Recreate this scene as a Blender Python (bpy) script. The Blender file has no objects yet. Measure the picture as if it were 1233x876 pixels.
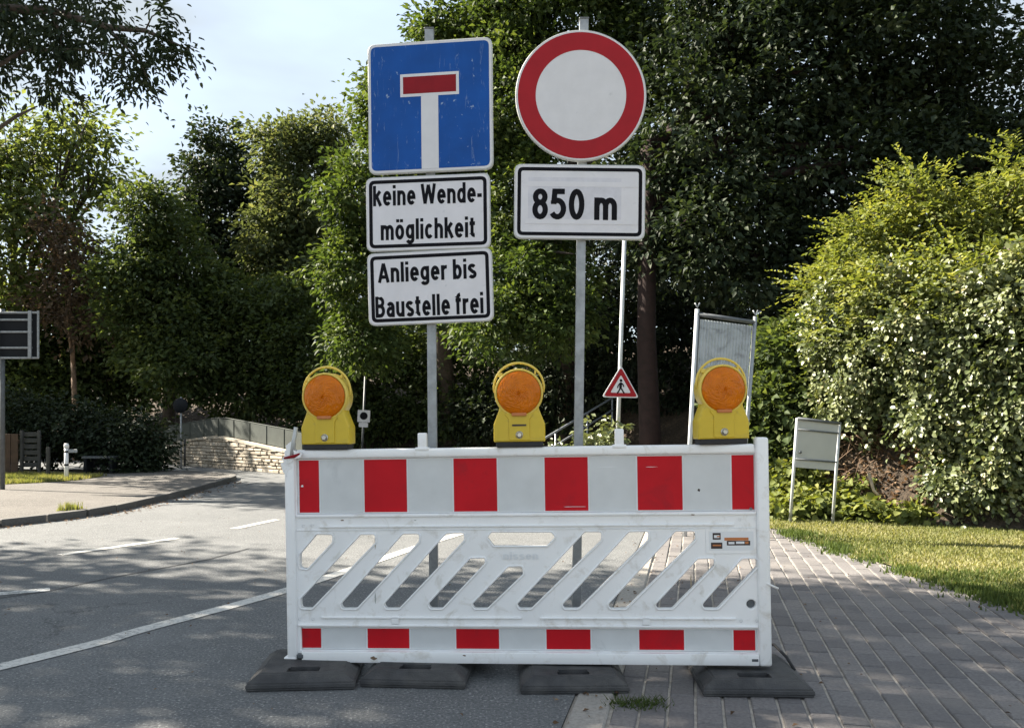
import bpy, bmesh, math, random
import numpy as np
from mathutils import Vector, Matrix
R = math.radians
random.seed(7)
rng = np.random.default_rng(11)
S = bpy.context.scene
COL = S.collection

# ------------------------------------------------------------------ camera, world, sun, exposure
F = 1000.0            # focal length in photo pixels (photo is 1233 x 876)
CX, HZ = 616.5, 500.0  # image centre column, horizon row
H = 1.19              # camera height
cam = bpy.data.cameras.new('camera')
cam.sensor_width = 36.0
cam.lens = 36.0 * F / 1233.0
cam.shift_y = (HZ - 438.0) / 1233.0
cam.clip_start, cam.clip_end = 0.05, 2000
cam_ob = bpy.data.objects.new('camera', cam)
cam_ob.location = (0, 0, H)
cam_ob.rotation_euler = (R(90), 0, 0)
COL.objects.link(cam_ob)
S.camera = cam_ob

SUN_EL = R(36)
SH = Vector((-0.95, 0.31)).normalized()          # horizontal direction towards the sun
w = bpy.data.worlds.new('World'); S.world = w; w.use_nodes = True
nt = w.node_tree; nt.nodes.clear()
out = nt.nodes.new('ShaderNodeOutputWorld'); bg = nt.nodes.new('ShaderNodeBackground')
sky = nt.nodes.new('ShaderNodeTexSky'); sky.sky_type = 'NISHITA'; sky.sun_disc = False
sky.sun_elevation = SUN_EL; sky.sun_rotation = math.atan2(SH.x, SH.y)
sky.air_density = 1.0; sky.dust_density = 1.1; sky.ozone_density = 1.0
tc = nt.nodes.new('ShaderNodeTexCoord'); mp = nt.nodes.new('ShaderNodeMapping')
mp.inputs['Scale'].default_value = (1.2, 1.2, 3.2)
ns = nt.nodes.new('ShaderNodeTexNoise'); ns.inputs['Scale'].default_value = 1.5
ns.inputs['Detail'].default_value = 5; ns.inputs['Roughness'].default_value = 0.5
cr = nt.nodes.new('ShaderNodeValToRGB')
cr.color_ramp.elements[0].position = 0.40; cr.color_ramp.elements[0].color = (0.78, 0.78, 0.78, 1)
cr.color_ramp.elements[1].position = 0.60; cr.color_ramp.elements[1].color = (0.97, 0.97, 0.97, 1)
mx = nt.nodes.new('ShaderNodeMix'); mx.data_type = 'RGBA'
mx.inputs['B'].default_value = (0.93, 1.03, 1.09, 1)
L = nt.links.new
L(tc.outputs['Generated'], mp.inputs['Vector']); L(mp.outputs[0], ns.inputs['Vector'])
L(ns.outputs['Fac'], cr.inputs['Fac']); L(cr.outputs['Color'], mx.inputs['Factor'])
L(sky.outputs[0], mx.inputs['A']); L(mx.outputs['Result'], bg.inputs['Color'])
bg.inputs['Strength'].default_value = 0.114
L(bg.outputs[0], out.inputs['Surface'])

sun = bpy.data.lights.new('sun', 'SUN'); sun.energy = 3.45; sun.angle = R(0.5); sun.color = (1.0, 0.91, 0.77)
sun_ob = bpy.data.objects.new('sun', sun); COL.objects.link(sun_ob)
SD = Vector((SH.x * math.cos(SUN_EL), SH.y * math.cos(SUN_EL), math.sin(SUN_EL)))
sun_ob.rotation_euler = SD.to_track_quat('Z', 'Y').to_euler()
sun_ob.location = SD * 40
vs = S.view_settings
vs.view_transform = 'Standard'; vs.look = 'None'; vs.gamma = 1.0; vs.use_curve_mapping = False
vs.exposure = 2.62
S.cycles.max_bounces = 6; S.cycles.diffuse_bounces = 3; S.cycles.transmission_bounces = 4

# ------------------------------------------------------------------ helpers
def P(px, py, d):            # world point at photo pixel and depth d
    return Vector(((px - CX) / F * d, d, H - (py - HZ) / F * d))
def G(px, py, z=0.0):        # ground point seen at a photo pixel
    d = (H - z) * F / (py - HZ)
    return Vector(((px - CX) / F * d, d, z))

def link(o, parent=None):
    COL.objects.link(o)
    if parent is not None: o.parent = parent
    return o
def tag(o, label=None, cat=None, group=None, kind=None):
    if label: o['label'] = label
    if cat: o['category'] = cat
    if group: o['group'] = group
    if kind: o['kind'] = kind
    return o
def thing(name, loc, label, cat, rot=(0, 0, 0), group=None):
    o = bpy.data.objects.new(name, None); o.empty_display_size = 0.2
    o.location = loc; o.rotation_euler = rot
    link(o); return tag(o, label, cat, group)
def copy_tree(o, parent=None):
    c = o.copy(); COL.objects.link(c); c.parent = parent
    for ch in list(o.children): copy_tree(ch, c)
    return c

class MB:
    def __init__(s): s.v = []; s.f = []; s.sm = []
    def add(s, verts, faces, M=None, smooth=False):
        b = len(s.v)
        s.v += [tuple(M @ Vector(q)) if M is not None else tuple(q) for q in verts]
        s.f += [tuple(i + b for i in f) for f in faces]; s.sm += [smooth] * len(faces)
    def bm(s, bm, M=None, smooth=False):
        bm.verts.index_update()
        s.add([v.co.copy() for v in bm.verts], [[v.index for v in f.verts] for f in bm.faces], M, smooth); bm.free()
    def box(s, c, size, bev=0.0, M=None, seg=1):
        bm = bmesh.new(); bmesh.ops.create_cube(bm, size=1)
        for v in bm.verts: v.co = Vector((v.co.x * size[0], v.co.y * size[1], v.co.z * size[2]))
        if bev: bmesh.ops.bevel(bm, geom=list(bm.edges), offset=bev, segments=seg, affect='EDGES', profile=0.5)
        T = Matrix.Translation(c)
        s.bm(bm, M @ T if M is not None else T, bev > 0 and seg > 1)
    def tube(s, pts, rad, n=8, cap=True, smooth=True):
        pts = [Vector(p) for p in pts]; m = len(pts)
        rr = rad if isinstance(rad, (list, tuple)) else [rad] * m
        V = []; Fc = []; up = None
        for i, p in enumerate(pts):
            t = (pts[min(i + 1, m - 1)] - pts[max(i - 1, 0)]).normalized()
            if up is None: up = Vector((0, 0, 1)) if abs(t.z) < .9 else Vector((1, 0, 0))
            a = up.cross(t)
            if a.length < 1e-4: a = Vector((1, 0, 0)).cross(t)
            a.normalize(); b = t.cross(a); up = b
            for k in range(n):
                an = 2 * math.pi * k / n
                V.append(p + (a * math.cos(an) + b * math.sin(an)) * rr[i])
        for i in range(m - 1):
            for k in range(n):
                Fc.append((i * n + k, i * n + (k + 1) % n, (i + 1) * n + (k + 1) % n, (i + 1) * n + k))
        if cap: Fc += [tuple(range(n - 1, -1, -1)), tuple((m - 1) * n + k for k in range(n))]
        s.add(V, Fc, None, smooth)
    def lathe(s, prof, n=32, M=None, smooth=True):   # profile of (r, z) about local z
        V = []; Fc = []
        for r, z in prof:
            for k in range(n):
                a = 2 * math.pi * k / n; V.append((r * math.cos(a), r * math.sin(a), z))
        for i in range(len(prof) - 1):
            for k in range(n):
                Fc.append((i * n + k, i * n + (k + 1) % n, (i + 1) * n + (k + 1) % n, (i + 1) * n + k))
        s.add(V, Fc, M, smooth)
    def prism(s, poly, y0, y1, M=None):       # polygon in (x, z), extruded along y
        n = len(poly)
        V = [(x, y0, z) for x, z in poly] + [(x, y1, z) for x, z in poly]
        Fc = [tuple(range(n)), tuple(range(2 * n - 1, n - 1, -1))]
        Fc += [(i, i + n, (i + 1) % n + n, (i + 1) % n) for i in range(n)]
        s.add(V, Fc, M)
    def mesh(s, name):
        me = bpy.data.meshes.new(name); me.from_pydata(s.v, [], s.f); me.validate(); me.update()
        if len(me.polygons) == len(s.sm): me.polygons.foreach_set('use_smooth', s.sm)
        return me
    def build(s, name, mat, parent=None, loc=None):
        me = s.mesh(name); me.materials.append(mat)
        o = bpy.data.objects.new(name, me)
        if loc is not None: o.location = loc
        return link(o, parent)

TOXZ = Matrix(((1, 0, 0, 0), (0, 0, -1, 0), (0, 1, 0, 0), (0, 0, 0, 1)))   # curve plane XY -> XZ, front = -Y
def shape_mesh(name, loops, depth, bevel=0.0, y=0.0):
    """flat 2-D outline with holes, extruded to 'depth' (front face at y) """
    cu = bpy.data.curves.new(name, 'CURVE'); cu.dimensions = '2D'; cu.fill_mode = 'BOTH'
    cu.extrude = max(depth / 2 - bevel, 0.00005); cu.bevel_depth = bevel; cu.offset = -bevel; cu.bevel_resolution = 1
    for lp in loops:
        sp = cu.splines.new('POLY'); sp.points.add(len(lp) - 1); sp.use_cyclic_u = True
        for q, (a, b) in zip(sp.points, lp): q.co = (a, b, 0, 1)
    ob = bpy.data.objects.new(name, cu)
    me = bpy.data.meshes.new_from_object(ob)
    bpy.data.objects.remove(ob); bpy.data.curves.remove(cu)
    me.transform(Matrix.Translation((0, y + depth / 2, 0)) @ TOXZ); me.name = name
    return me
def shape(name, loops, depth, mat, parent=None, bevel=0.0, y=0.0, loc=None):
    me = shape_mesh(name, loops, depth, bevel, y); me.materials.clear(); me.materials.append(mat)
    o = bpy.data.objects.new(name, me)
    if loc is not None: o.location = loc
    return link(o, parent)
def rnd_poly(pts, r, seg=4):
    """round the corners of a polygon"""
    res = []; n = len(pts)
    for i in range(n):
        p, a, b = Vector(pts[i]), Vector(pts[i - 1]), Vector(pts[(i + 1) % n])
        da, db = (a - p), (b - p); rr = r if not isinstance(r, (list, tuple)) else r[i]
        ang = da.angle(db); t = min(rr / math.tan(ang / 2), da.length * .48, db.length * .48)
        p0, p1 = p + da.normalized() * t, p + db.normalized() * t
        for k in range(seg + 1):
            u = k / seg
            q = p0 * (1 - u) ** 2 + p * 2 * u * (1 - u) + p1 * u * u
            res.append((q.x, q.y))
    return res
def rrect(x0, z0, x1, z1, r, seg=5):
    return rnd_poly([(x0, z0), (x1, z0), (x1, z1), (x0, z1)], r, seg)
def circ(cx, cz, r, n=48):
    return [(cx + r * math.cos(2 * math.pi * k / n), cz + r * math.sin(2 * math.pi * k / n)) for k in range(n)]
def arc(cx, cy, rx, ry, a0, a1, n=10):
    return [(cx + rx * math.cos(R(a0 + (a1 - a0) * i / n)), cy + ry * math.sin(R(a0 + (a1 - a0) * i / n))) for i in range(n + 1)]
SW = .178; hs = SW / 2; XH = .73
def bowl(x0, x1, y0, y1, a0, a1, n=14): return arc((x0 + x1) / 2, (y0 + y1) / 2, (x1 - x0) / 2, (y1 - y0) / 2, a0, a1, n)
def arch(x0, x1, top, y0=0):   # n-shaped shoulder
    return bowl(x0, x1, top - hs - .40, top - hs, 170, 0, 9) + [(x1, y0)]
GL = {   # letter: (width, strokes); cap height 1
 'k': (.50, [[(hs, 0), (hs, 1)], [(.42, XH), (.13, .38)], [(.22, .46), (.45, 0)]]),
 'e': (.50, [[(hs, .37), (.5 - hs, .37)] + bowl(hs, .5 - hs, hs, XH - hs, 2, 318, 20)]),
 'i': (hs * 2, [[(hs, 0), (hs, XH)], [(hs, .84), (hs, 1)]]),
 'n': (.49, [[(hs, 0), (hs, XH)], arch(hs, .49 - hs, XH)]),
 'm': (.76, [[(hs, 0), (hs, XH)], arch(hs, .38, XH), arch(.38, .76 - hs, XH)]),
 'h': (.49, [[(hs, 0), (hs, 1)], arch(hs, .49 - hs, XH)]),
 'u': (.49, [[(.49 - hs, 0), (.49 - hs, XH)], [(hs, XH)] + bowl(hs, .49 - hs, hs, .45, 180, 350, 9)]),
 'd': (.50, [[(.5 - hs, 0), (.5 - hs, 1)], bowl(hs, .5 - hs, hs, XH - hs, 20, 340, 18)]),
 'b': (.50, [[(hs, 0), (hs, 1)], bowl(hs, .5 - hs, hs, XH - hs, 160, -160, 18)]),
 'g': (.50, [[(.5 - hs, XH), (.5 - hs, -.02)] + bowl(hs, .5 - hs, -.20 + hs - .02, .12, -10, -165, 9), bowl(hs, .5 - hs, hs + .03, XH - hs, 20, 340, 18)]),
 '\u00f6': (.52, [bowl(hs, .52 - hs, hs, XH - hs, 0, 360, 22), [(.15, .84), (.15, .99)], [(.37, .84), (.37, .99)]]),
 'l': (hs * 2, [[(hs, 0), (hs, 1)]]),
 'c': (.47, [bowl(hs, .49 - hs, hs, XH - hs, 42, 318, 16)]),
 't': (.32, [[(.14, .93), (.14, .20)] + arc(.27, .20, .13, .20 - hs, 180, 280, 6), [(0, XH - .065), (.31, XH - .065)]]),
 'r': (.34, [[(hs, 0), (hs, XH)], bowl(hs, .50, XH - hs - .36, XH - hs, 170, 78, 6)]),
 's': (.46, [arc(.225, .52, .145, .125, 25, 215, 9)[:-1] + arc(.235, .21, .150, .13, 80, -155, 9)]),
 'a': (.48, [[(.48 - hs, 0), (.48 - hs, .45)] + bowl(hs, .48 - hs, .28, XH - hs, 0, 150, 8), [(.48 - hs, .42)] + bowl(hs, .46 - hs, hs, .42, 80, 350, 12)]),
 'f': (.32, [[(.13, 0), (.13, .78)] + arc(.27, .78, .14, .14, 180, 88, 5), [(0, XH - .065), (.31, XH - .065)]]),
 'W': (.86, [[(.07, 1), (.23, .03)], [(.23, .03), (.43, .95)], [(.43, .95), (.63, .03)], [(.63, .03), (.79, 1)]]),
 'A': (.64, [[(.07, 0), (.32, .96)], [(.32, .96), (.57, 0)], [(.15, .28), (.49, .28)]]),
 'B': (.56, [[(hs, 0), (hs, 1)], [(hs, 1 - hs), (.28, 1 - hs)] + bowl(.10, .53 - hs, .54, 1 - hs, 88, -88, 9) + [(hs, .54)], [(.28, .54)] + bowl(.08, .56 - hs, hs, .54, 88, -88, 9) + [(hs, hs)]]),
 '-': (.26, [[(0, .34), (.26, .34)]]),
 '8': (.52, [bowl(hs + .015, .505 - hs, .55, 1 - hs, -90, 270, 20), bowl(hs, .52 - hs, hs, .55, 90, 450, 20)]),
 '5': (.52, [[(.47, 1 - hs), (.14, 1 - hs), (.105, .50)], [(.10, .50)] + bowl(.02, .52 - hs, hs, .62, 128, -148, 16)]),
 '0': (.52, [bowl(hs, .52 - hs, hs, 1 - hs, 0, 360, 24)]),
}
def text(body, rect, mat, parent, name='lettering', y=-.003, depth=.0006, track=.085, space=.24):
    """bold narrow sign lettering from strokes, fitted to rect (x0, z0, x1, z1) in the parent's plane"""
    x = 0; quads = []
    for ch in body:
        if ch == ' ': x += space; continue
        wd, strokes = GL[ch]
        for st in strokes:
            p = [Vector(q) for q in st]; n = len(p); Lf, Rt = [], []
            closed = n > 3 and (p[0] - p[-1]).length < 1e-4
            for i in range(n):
                a = p[i - 1] if i else (p[-2] if closed else None); b = p[i + 1] if i < n - 1 else (p[1] if closed else None)
                d1 = (p[i] - a).normalized() if a is not None else None; d2 = (b - p[i]).normalized() if b is not None else None
                d1 = d1 or d2; d2 = d2 or d1; n1 = Vector((-d1.y, d1.x)); n2 = Vector((-d2.y, d2.x)); nn = (n1 + n2).normalized()
                o = nn * hs / max(.5, nn.dot(n1)); Lf.append(p[i] + o); Rt.append(p[i] - o)
            quads.append([(x + q.x, q.y) for q in Lf] + [(x + q.x, q.y) for q in Rt])
        x += wd + track
    xs = [q[0] for Q_ in quads for q in Q_]; zs = [q[1] for Q_ in quads for q in Q_]
    a0, a1, b0, b1 = min(xs), max(xs), min(zs), max(zs); x0, z0, x1, z1 = rect; m = MB()
    for k, Q_ in enumerate(quads):
        n = len(Q_) // 2; yy = y - depth - (k % 5) * .00006
        V = [(x0 + (q[0] - a0) / (a1 - a0) * (x1 - x0), yy, z0 + (q[1] - b0) / (b1 - b0) * (z1 - z0)) for q in Q_]
        m.add(V, [(i, n + i, n + i + 1, i + 1) for i in range(n - 1)])
    return m.build(name, mat, parent)

# ------------------------------------------------------------------ materials
def nodes_of(name):
    m = bpy.data.materials.new(name); m.use_nodes = True
    t = m.node_tree; t.nodes.clear()
    o = t.nodes.new('ShaderNodeOutputMaterial'); b = t.nodes.new('ShaderNodeBsdfPrincipled')
    t.links.new(b.outputs[0], o.inputs['Surface'])
    return m, t, b, o
def noise(t, scale, detail=4, rough=.55, coord='Object', dist=0.0, stretch=None):
    c = t.nodes.new('ShaderNodeTexCoord'); n = t.nodes.new('ShaderNodeTexNoise')
    n.inputs['Scale'].default_value = scale; n.inputs['Detail'].default_value = detail
    n.inputs['Roughness'].default_value = rough; n.inputs['Distortion'].default_value = dist
    if coord == 'World':
        c = t.nodes.new('ShaderNodeNewGeometry'); src = c.outputs['Position']
    else: src = c.outputs[coord]
    if stretch:
        m = t.nodes.new('ShaderNodeMapping'); m.inputs['Scale'].default_value = stretch
        t.links.new(src, m.inputs[0]); src = m.outputs[0]
    t.links.new(src, n.inputs['Vector'])
    return n.outputs['Fac']
def ramp(t, fac, stops):
    r = t.nodes.new('ShaderNodeValToRGB'); e = r.color_ramp.elements
    while len(e) < len(stops): e.new(0.5)
    for k, (p, c) in enumerate(stops):
        e[k].position = p; e[k].color = (c, c, c, 1) if not isinstance(c, (tuple, list)) else (*c, 1)
    t.links.new(fac, r.inputs['Fac']); return r.outputs['Color']
def mix(t, fac, a, b, mode='MIX'):
    m = t.nodes.new('ShaderNodeMix'); m.data_type = 'RGBA'; m.blend_type = mode
    for key, val in (('Factor', fac), ('A', a), ('B', b)):
        s_ = m.inputs[key]
        if isinstance(val, (int, float)): s_.default_value = val if key == 'Factor' else (val, val, val, 1)
        elif isinstance(val, (tuple, list)): s_.default_value = (*val, 1)
        else: t.links.new(val, s_)
    return m.outputs['Result']
def bump(t, b, fac, strength=.3, dist=.01):
    n = t.nodes.new('ShaderNodeBump'); n.inputs['Strength'].default_value = strength; n.inputs['Distance'].default_value = dist
    t.links.new(fac, n.inputs['Height']); t.links.new(n.outputs[0], b.inputs['Normal'])
def mat(name, col, rough=.5, var=.12, scale=6, metal=0, spec=.5, dirt=None, dirt_scale=9, dirt_lo=.55, dirt_hi=.75, bmp=0, bscale=60, scratch=None):
    m, t, b, o = nodes_of(name)
    f = noise(t, scale)
    lo = tuple(c * (1 - var) for c in col); hi = tuple(min(1, c * (1 + var)) for c in col)
    c = ramp(t, f, [(.3, lo), (.7, hi)])
    if dirt:
        c = mix(t, ramp(t, noise(t, dirt_scale, 6, .65, dist=.6), [(dirt_lo, 0), (dirt_hi, .85)]), c, dirt)
    if scratch:
        s1 = ramp(t, noise(t, 3.2, 9, .72, dist=2.2, stretch=(9, 9, 1.6)), [(.60, 0), (.67, .5)])
        c = mix(t, s1, c, scratch)
        s2 = ramp(t, noise(t, 26, 3, .6), [(.665, 0), (.70, .75)])
        c = mix(t, s2, c, scratch)
    t.links.new(c, b.inputs['Base Color'])
    b.inputs['Roughness'].default_value = rough; b.inputs['Metallic'].default_value = metal
    b.inputs['Specular IOR Level'].default_value = spec
    if bmp: bump(t, b, noise(t, bscale, 3), bmp, .004)
    return m

M = {}
M['white_plastic'] = mat('white_plastic', (.86, .86, .86), .38, .03, 5, dirt=(.46, .41, .33), dirt_scale=11, dirt_lo=.54, dirt_hi=.84, bmp=.15)
M['plate_plastic'] = mat('plate_plastic', (.74, .755, .77), .5, .03, 5)
M['red_sheet'] = mat('red_sheet', (.50, .006, .014), .5, .10, 5, dirt=(.33, .012, .02), dirt_scale=7, bmp=.08, bscale=30, spec=.2)
M['grey_sheet'] = mat('grey_sheet', (.60, .615, .62), .5, .05, 9, dirt=(.34, .36, .37), dirt_scale=5, dirt_lo=.6, dirt_hi=.85, bmp=.08, bscale=30)
M['sign_white'] = mat('sign_white', (.63, .625, .655), .45, .04, 14, dirt=(.42, .43, .46), dirt_scale=11, dirt_lo=.66, dirt_hi=.8)
M['sign_white_new'] = mat('sign_white_new', (.66, .65, .69), .45, .05, 10, dirt=(.5, .5, .55), dirt_scale=20, dirt_lo=.62, dirt_hi=.8)
M['sign_tape'] = mat('sign_tape', (.58, .575, .63), .35, .08, 22)
M['sign_blue'] = mat('sign_blue', (.004, .070, .31), .5, .14, 6, spec=.22, scratch=(.28, .37, .52))
M['sign_red'] = mat('sign_red', (.33, .010, .017), .5, .08, 10, spec=.22)
M['sign_red_dark'] = mat('sign_red_dark', (.23, .006, .012), .5, .12, 10, spec=.2)
M['sign_black'] = mat('sign_black', (.005, .005, .008), .6, .1, 10, spec=.12)
M['alu'] = mat('alu', (.50, .51, .50), .5, .10, 12, metal=.15)
M['galv'] = mat('galv', (.30, .32, .34), .48, .18, 26, metal=.35, dirt=(.20, .21, .22), dirt_scale=18)
M['galv_dark'] = mat('galv_dark', (.10, .11, .12), .55, .2, 20, metal=.2)
M['pale_pole'] = mat('pale_pole', (.50, .52, .53), .5, .12, 15, metal=.1)
M['yellow'] = mat('yellow', (.60, .43, .025), .42, .08, 7, dirt=(.40, .31, .06), dirt_scale=16, dirt_lo=.55, dirt_hi=.8, bmp=.05)
M['yellow_pale'] = mat('yellow_pale', (.68, .50, .085), .4, .06, 7)
M['black_rubber'] = mat('black_rubber', (.018, .018, .020), .7, .2, 30)
M['plate_rubber'] = mat('plate_rubber', (.045, .045, .047), .78, .3, 12, dirt=(.11, .105, .098), dirt_scale=7, dirt_lo=.44, dirt_hi=.8, bmp=.9, bscale=150)
M['bolt'] = mat('bolt', (.55, .54, .5), .3, .1, 40, metal=.8)
M['wood_brown'] = mat('wood_brown', (.075, .045, .03), .8, .3, 8, bmp=.3)
M['wood_grey'] = mat('wood_grey', (.05, .05, .05), .8, .3, 8, bmp=.3)
M['dark_paint'] = mat('dark_paint', (.012, .014, .018), .65, .1, 8, spec=.2)
M['panel_grey'] = mat('panel_grey', (.40, .41, .39), .5, .06, 5)
M['fence_green'] = mat('fence_green', (.05, .06, .052), .8, .2, 5)
M['orange_print'] = mat('orange_print', (.50, .17, .05), .5, .1, 30)
M['dark_print'] = mat('dark_print', (.03, .018, .018), .5, .2, 60)
M['bark'] = mat('bark', (.075, .058, .045), .9, .35, 14, bmp=.6, bscale=30)
M['bark_red'] = mat('bark_red', (.024, .012, .010), .9, .35, 10, bmp=.6, bscale=24)
M['twig'] = mat('twig', (.17, .11, .07), .85, .35, 10)
M['pale_twig'] = mat('pale_twig', (.36, .29, .19), .8, .25, 10)
M['amber'] = mat('amber', (.58, .15, .001), .16, .12, 18, spec=.25, dirt=(.40, .085, .004), dirt_scale=10, dirt_lo=.45, dirt_hi=.8)

# corrugated grey sheet
def _corr():
    m = mat('corr_sheet', (.40, .43, .45), .45, .12, 14, metal=.15, dirt=(.16, .17, .18), dirt_scale=9, dirt_lo=.5, dirt_hi=.7)
    return m
M['corr'] = _corr()

def asphalt(name, a, b, spot):
    m, t, bs, o = nodes_of(name)
    big = noise(t, .55, 5, .6, 'World'); fine = noise(t, 70, 4, .75, 'World'); mid = noise(t, 9, 4, .6, 'World')
    c = ramp(t, big, [(.3, a), (.7, b)])
    c = mix(t, ramp(t, fine, [(.36, .85), (.60, 0)]), c, tuple(x * .42 for x in a))
    c = mix(t, ramp(t, noise(t, 75, 3, .6, 'World'), [(.57, 0), (.66, .8)]), c, spot)
    c = mix(t, ramp(t, mid, [(.35, .4), (.6, 0)]), c, tuple(x * .72 for x in a))
    vz = t.nodes.new('ShaderNodeTexVoronoi'); vz.feature = 'DISTANCE_TO_EDGE'; vz.inputs['Scale'].default_value = .42
    ge = t.nodes.new('ShaderNodeNewGeometry'); va = t.nodes.new('ShaderNodeVectorMath'); va.operation = 'ADD'
    nz = t.nodes.new('ShaderNodeTexNoise'); nz.inputs['Scale'].default_value = 1.6; nz.inputs['Detail'].default_value = 8; nz.inputs['Roughness'].default_value = .7
    t.links.new(ge.outputs['Position'], nz.inputs['Vector']); t.links.new(ge.outputs['Position'], va.inputs[0]); t.links.new(nz.outputs['Color'], va.inputs[1]); t.links.new(va.outputs[0], vz.inputs['Vector'])
    ck = ramp(t, vz.outputs['Distance'], [(.0, .75), (.006, 0)])
    c = mix(t, mix(t, 1.0, ck, ramp(t, noise(t, .5, 2, .5, 'World'), [(.48, 0), (.6, 1)]), 'MULTIPLY'), c, tuple(x * .3 for x in a))
    c = mix(t, ramp(t, noise(t, .8, 8, .75, 'World', .2), [(.50, 0), (.70, .30)]), c, tuple(x * 1.22 for x in b))
    t.links.new(c, bs.inputs['Base Color']); bs.inputs['Roughness'].default_value = .88
    bs.inputs['Specular IOR Level'].default_value = .3
    bump(t, bs, fine, .8, .008)
    return m
M['asphalt'] = asphalt('asphalt', (.15, .157, .162), (.205, .21, .212), (.42, .42, .41))
M['path_left'] = asphalt('path_left', (.130, .121, .112), (.182, .170, .157), (.38, .35, .31))
M['seam'] = mat('seam', (.045, .047, .05), .6, .2, 20)
def paint(name, col, worn):
    m, t, b, o = nodes_of(name)
    f = noise(t, 38, 6, .75, 'World'); g = noise(t, 2.2, 3, .5, 'World')
    mm = t.nodes.new('ShaderNodeMath'); mm.operation = 'ADD'; t.links.new(f, mm.inputs[0])
    m2 = t.nodes.new('ShaderNodeMath'); m2.operation = 'MULTIPLY'; m2.inputs[1].default_value = .35; t.links.new(g, m2.inputs[0])
    t.links.new(m2.outputs[0], mm.inputs[1])
    c = mix(t, ramp(t, mm.outputs[0], [(worn, .95), (worn + .16, 0)]), col, (.17, .17, .168))
    t.links.new(c, b.inputs['Base Color']); b.inputs['Roughness'].default_value = .7
    bump(t, b, f, .3, .003)
    return m
M['road_paint'] = paint('road_paint', (.56, .55, .52), .50)
M['road_paint_worn'] = paint('road_paint_worn', (.62, .62, .60), .62)

def paver_mat(name, a, b, moss):
    m, t, bs, o = nodes_of(name)
    oi = t.nodes.new('ShaderNodeObjectInfo'); ge = t.nodes.new('ShaderNodeNewGeometry')
    ad = t.nodes.new('ShaderNodeMath'); ad.operation = 'ADD'
    t.links.new(oi.outputs['Random'], ad.inputs[0]); t.links.new(ge.outputs['Random Per Island'], ad.inputs[1])
    fr = t.nodes.new('ShaderNodeMath'); fr.operation = 'FRACT'; t.links.new(ad.outputs[0], fr.inputs[0])
    c = ramp(t, fr.outputs[0], [(0, a), (1, b)])
    c = mix(t, ramp(t, noise(t, 60, 4, .7, 'World'), [(.36, .55), (.62, 0)]), c, tuple(x * .5 for x in a))
    c = mix(t, ramp(t, noise(t, 1.4, 5, .6, 'World'), [(.5, 0), (.75, .5)]), c, moss)
    t.links.new(c, bs.inputs['Base Color']); bs.inputs['Roughness'].default_value = .85
    bump(t, bs, noise(t, 120, 3, .6, 'World'), .4, .004)
    return m
M['paver'] = paver_mat('paver', (.135, .127, .128), (.205, .192, .188), (.25, .225, .20))
M['joint'] = mat('joint', (.34, .31, .27), .95, .3, 20)
M['kerb'] = paver_mat('kerb', (.33, .31, .28), (.42, .39, .35), (.27, .25, .22))
M['kerb_dark'] = paver_mat('kerb_dark', (.10, .095, .09), (.17, .16, .15), (.1, .1, .08))
M['stone'] = paver_mat('stone', (.40, .345, .27), (.62, .55, .45), (.28, .245, .20))
M['stone_joint'] = mat('stone_joint', (.34, .29, .23), .95, .2, 20)

def soil(name, a, b, c3, sc=3.0):
    m, t, bs, o = nodes_of(name)
    c = ramp(t, noise(t, sc, 8, .7, 'World', .4), [(.3, a), (.5, b), (.72, c3)])
    c = mix(t, ramp(t, noise(t, 26, 6, .75, 'World'), [(.4, .8), (.6, 0)]), c, tuple(x * .35 for x in a))
    t.links.new(c, bs.inputs['Base Color']); bs.inputs['Roughness'].default_value = .95
    bump(t, bs, noise(t, 22, 8, .75, 'World'), .9, .06)
    return m
M['soil'] = soil('soil', (.045, .035, .025), (.10, .072, .048), (.17, .125, .085))
M['earth'] = soil('earth', (.03, .035, .018), (.05, .05, .03), (.07, .06, .04), 1.2)
M['turf'] = soil('turf', (.17, .16, .05), (.25, .23, .075), (.34, .29, .12), 2.0)

def leaf_mat(name, stops, transl=.35, rough=.6, tcol=(1.25, 1.25, .55), spec=.22):
    m, t, b, o = nodes_of(name)
    at = t.nodes.new('ShaderNodeAttribute'); at.attribute_name = 'tint'; at.attribute_type = 'GEOMETRY'
    c = ramp(t, at.outputs['Fac'], stops)
    t.links.new(c, b.inputs['Base Color']); b.inputs['Roughness'].default_value = rough
    b.inputs['Specular IOR Level'].default_value = spec
    tr = t.nodes.new('ShaderNodeBsdfTranslucent'); t.links.new(mix(t, 1.0, c, tcol, 'MULTIPLY'), tr.inputs['Color'])
    ms = t.nodes.new('ShaderNodeMixShader'); ms.inputs[0].default_value = transl
    t.links.new(b.outputs[0], ms.inputs[1]); t.links.new(tr.outputs[0], ms.inputs[2]); t.links.new(ms.outputs[0], o.inputs['Surface'])
    return m
M['leaf_mid'] = leaf_mat('leaf_mid', [(0, (.024, .042, .014)), (.55, (.064, .096, .028)), (1, (.135, .165, .046))], .38, tcol=(1.3, 1.3, .55))
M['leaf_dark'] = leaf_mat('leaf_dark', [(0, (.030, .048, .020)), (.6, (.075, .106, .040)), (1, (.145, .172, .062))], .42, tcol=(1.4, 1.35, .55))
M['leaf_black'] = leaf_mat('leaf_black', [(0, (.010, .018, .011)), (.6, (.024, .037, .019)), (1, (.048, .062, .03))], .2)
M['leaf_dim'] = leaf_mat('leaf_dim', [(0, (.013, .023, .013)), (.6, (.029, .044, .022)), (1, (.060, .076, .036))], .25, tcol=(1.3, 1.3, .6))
M['leaf_grey'] = leaf_mat('leaf_grey', [(0, (.045, .058, .028)), (.6, (.095, .125, .056)), (1, (.18, .19, .085))], .45, tcol=(1.4, 1.3, .7))
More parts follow.
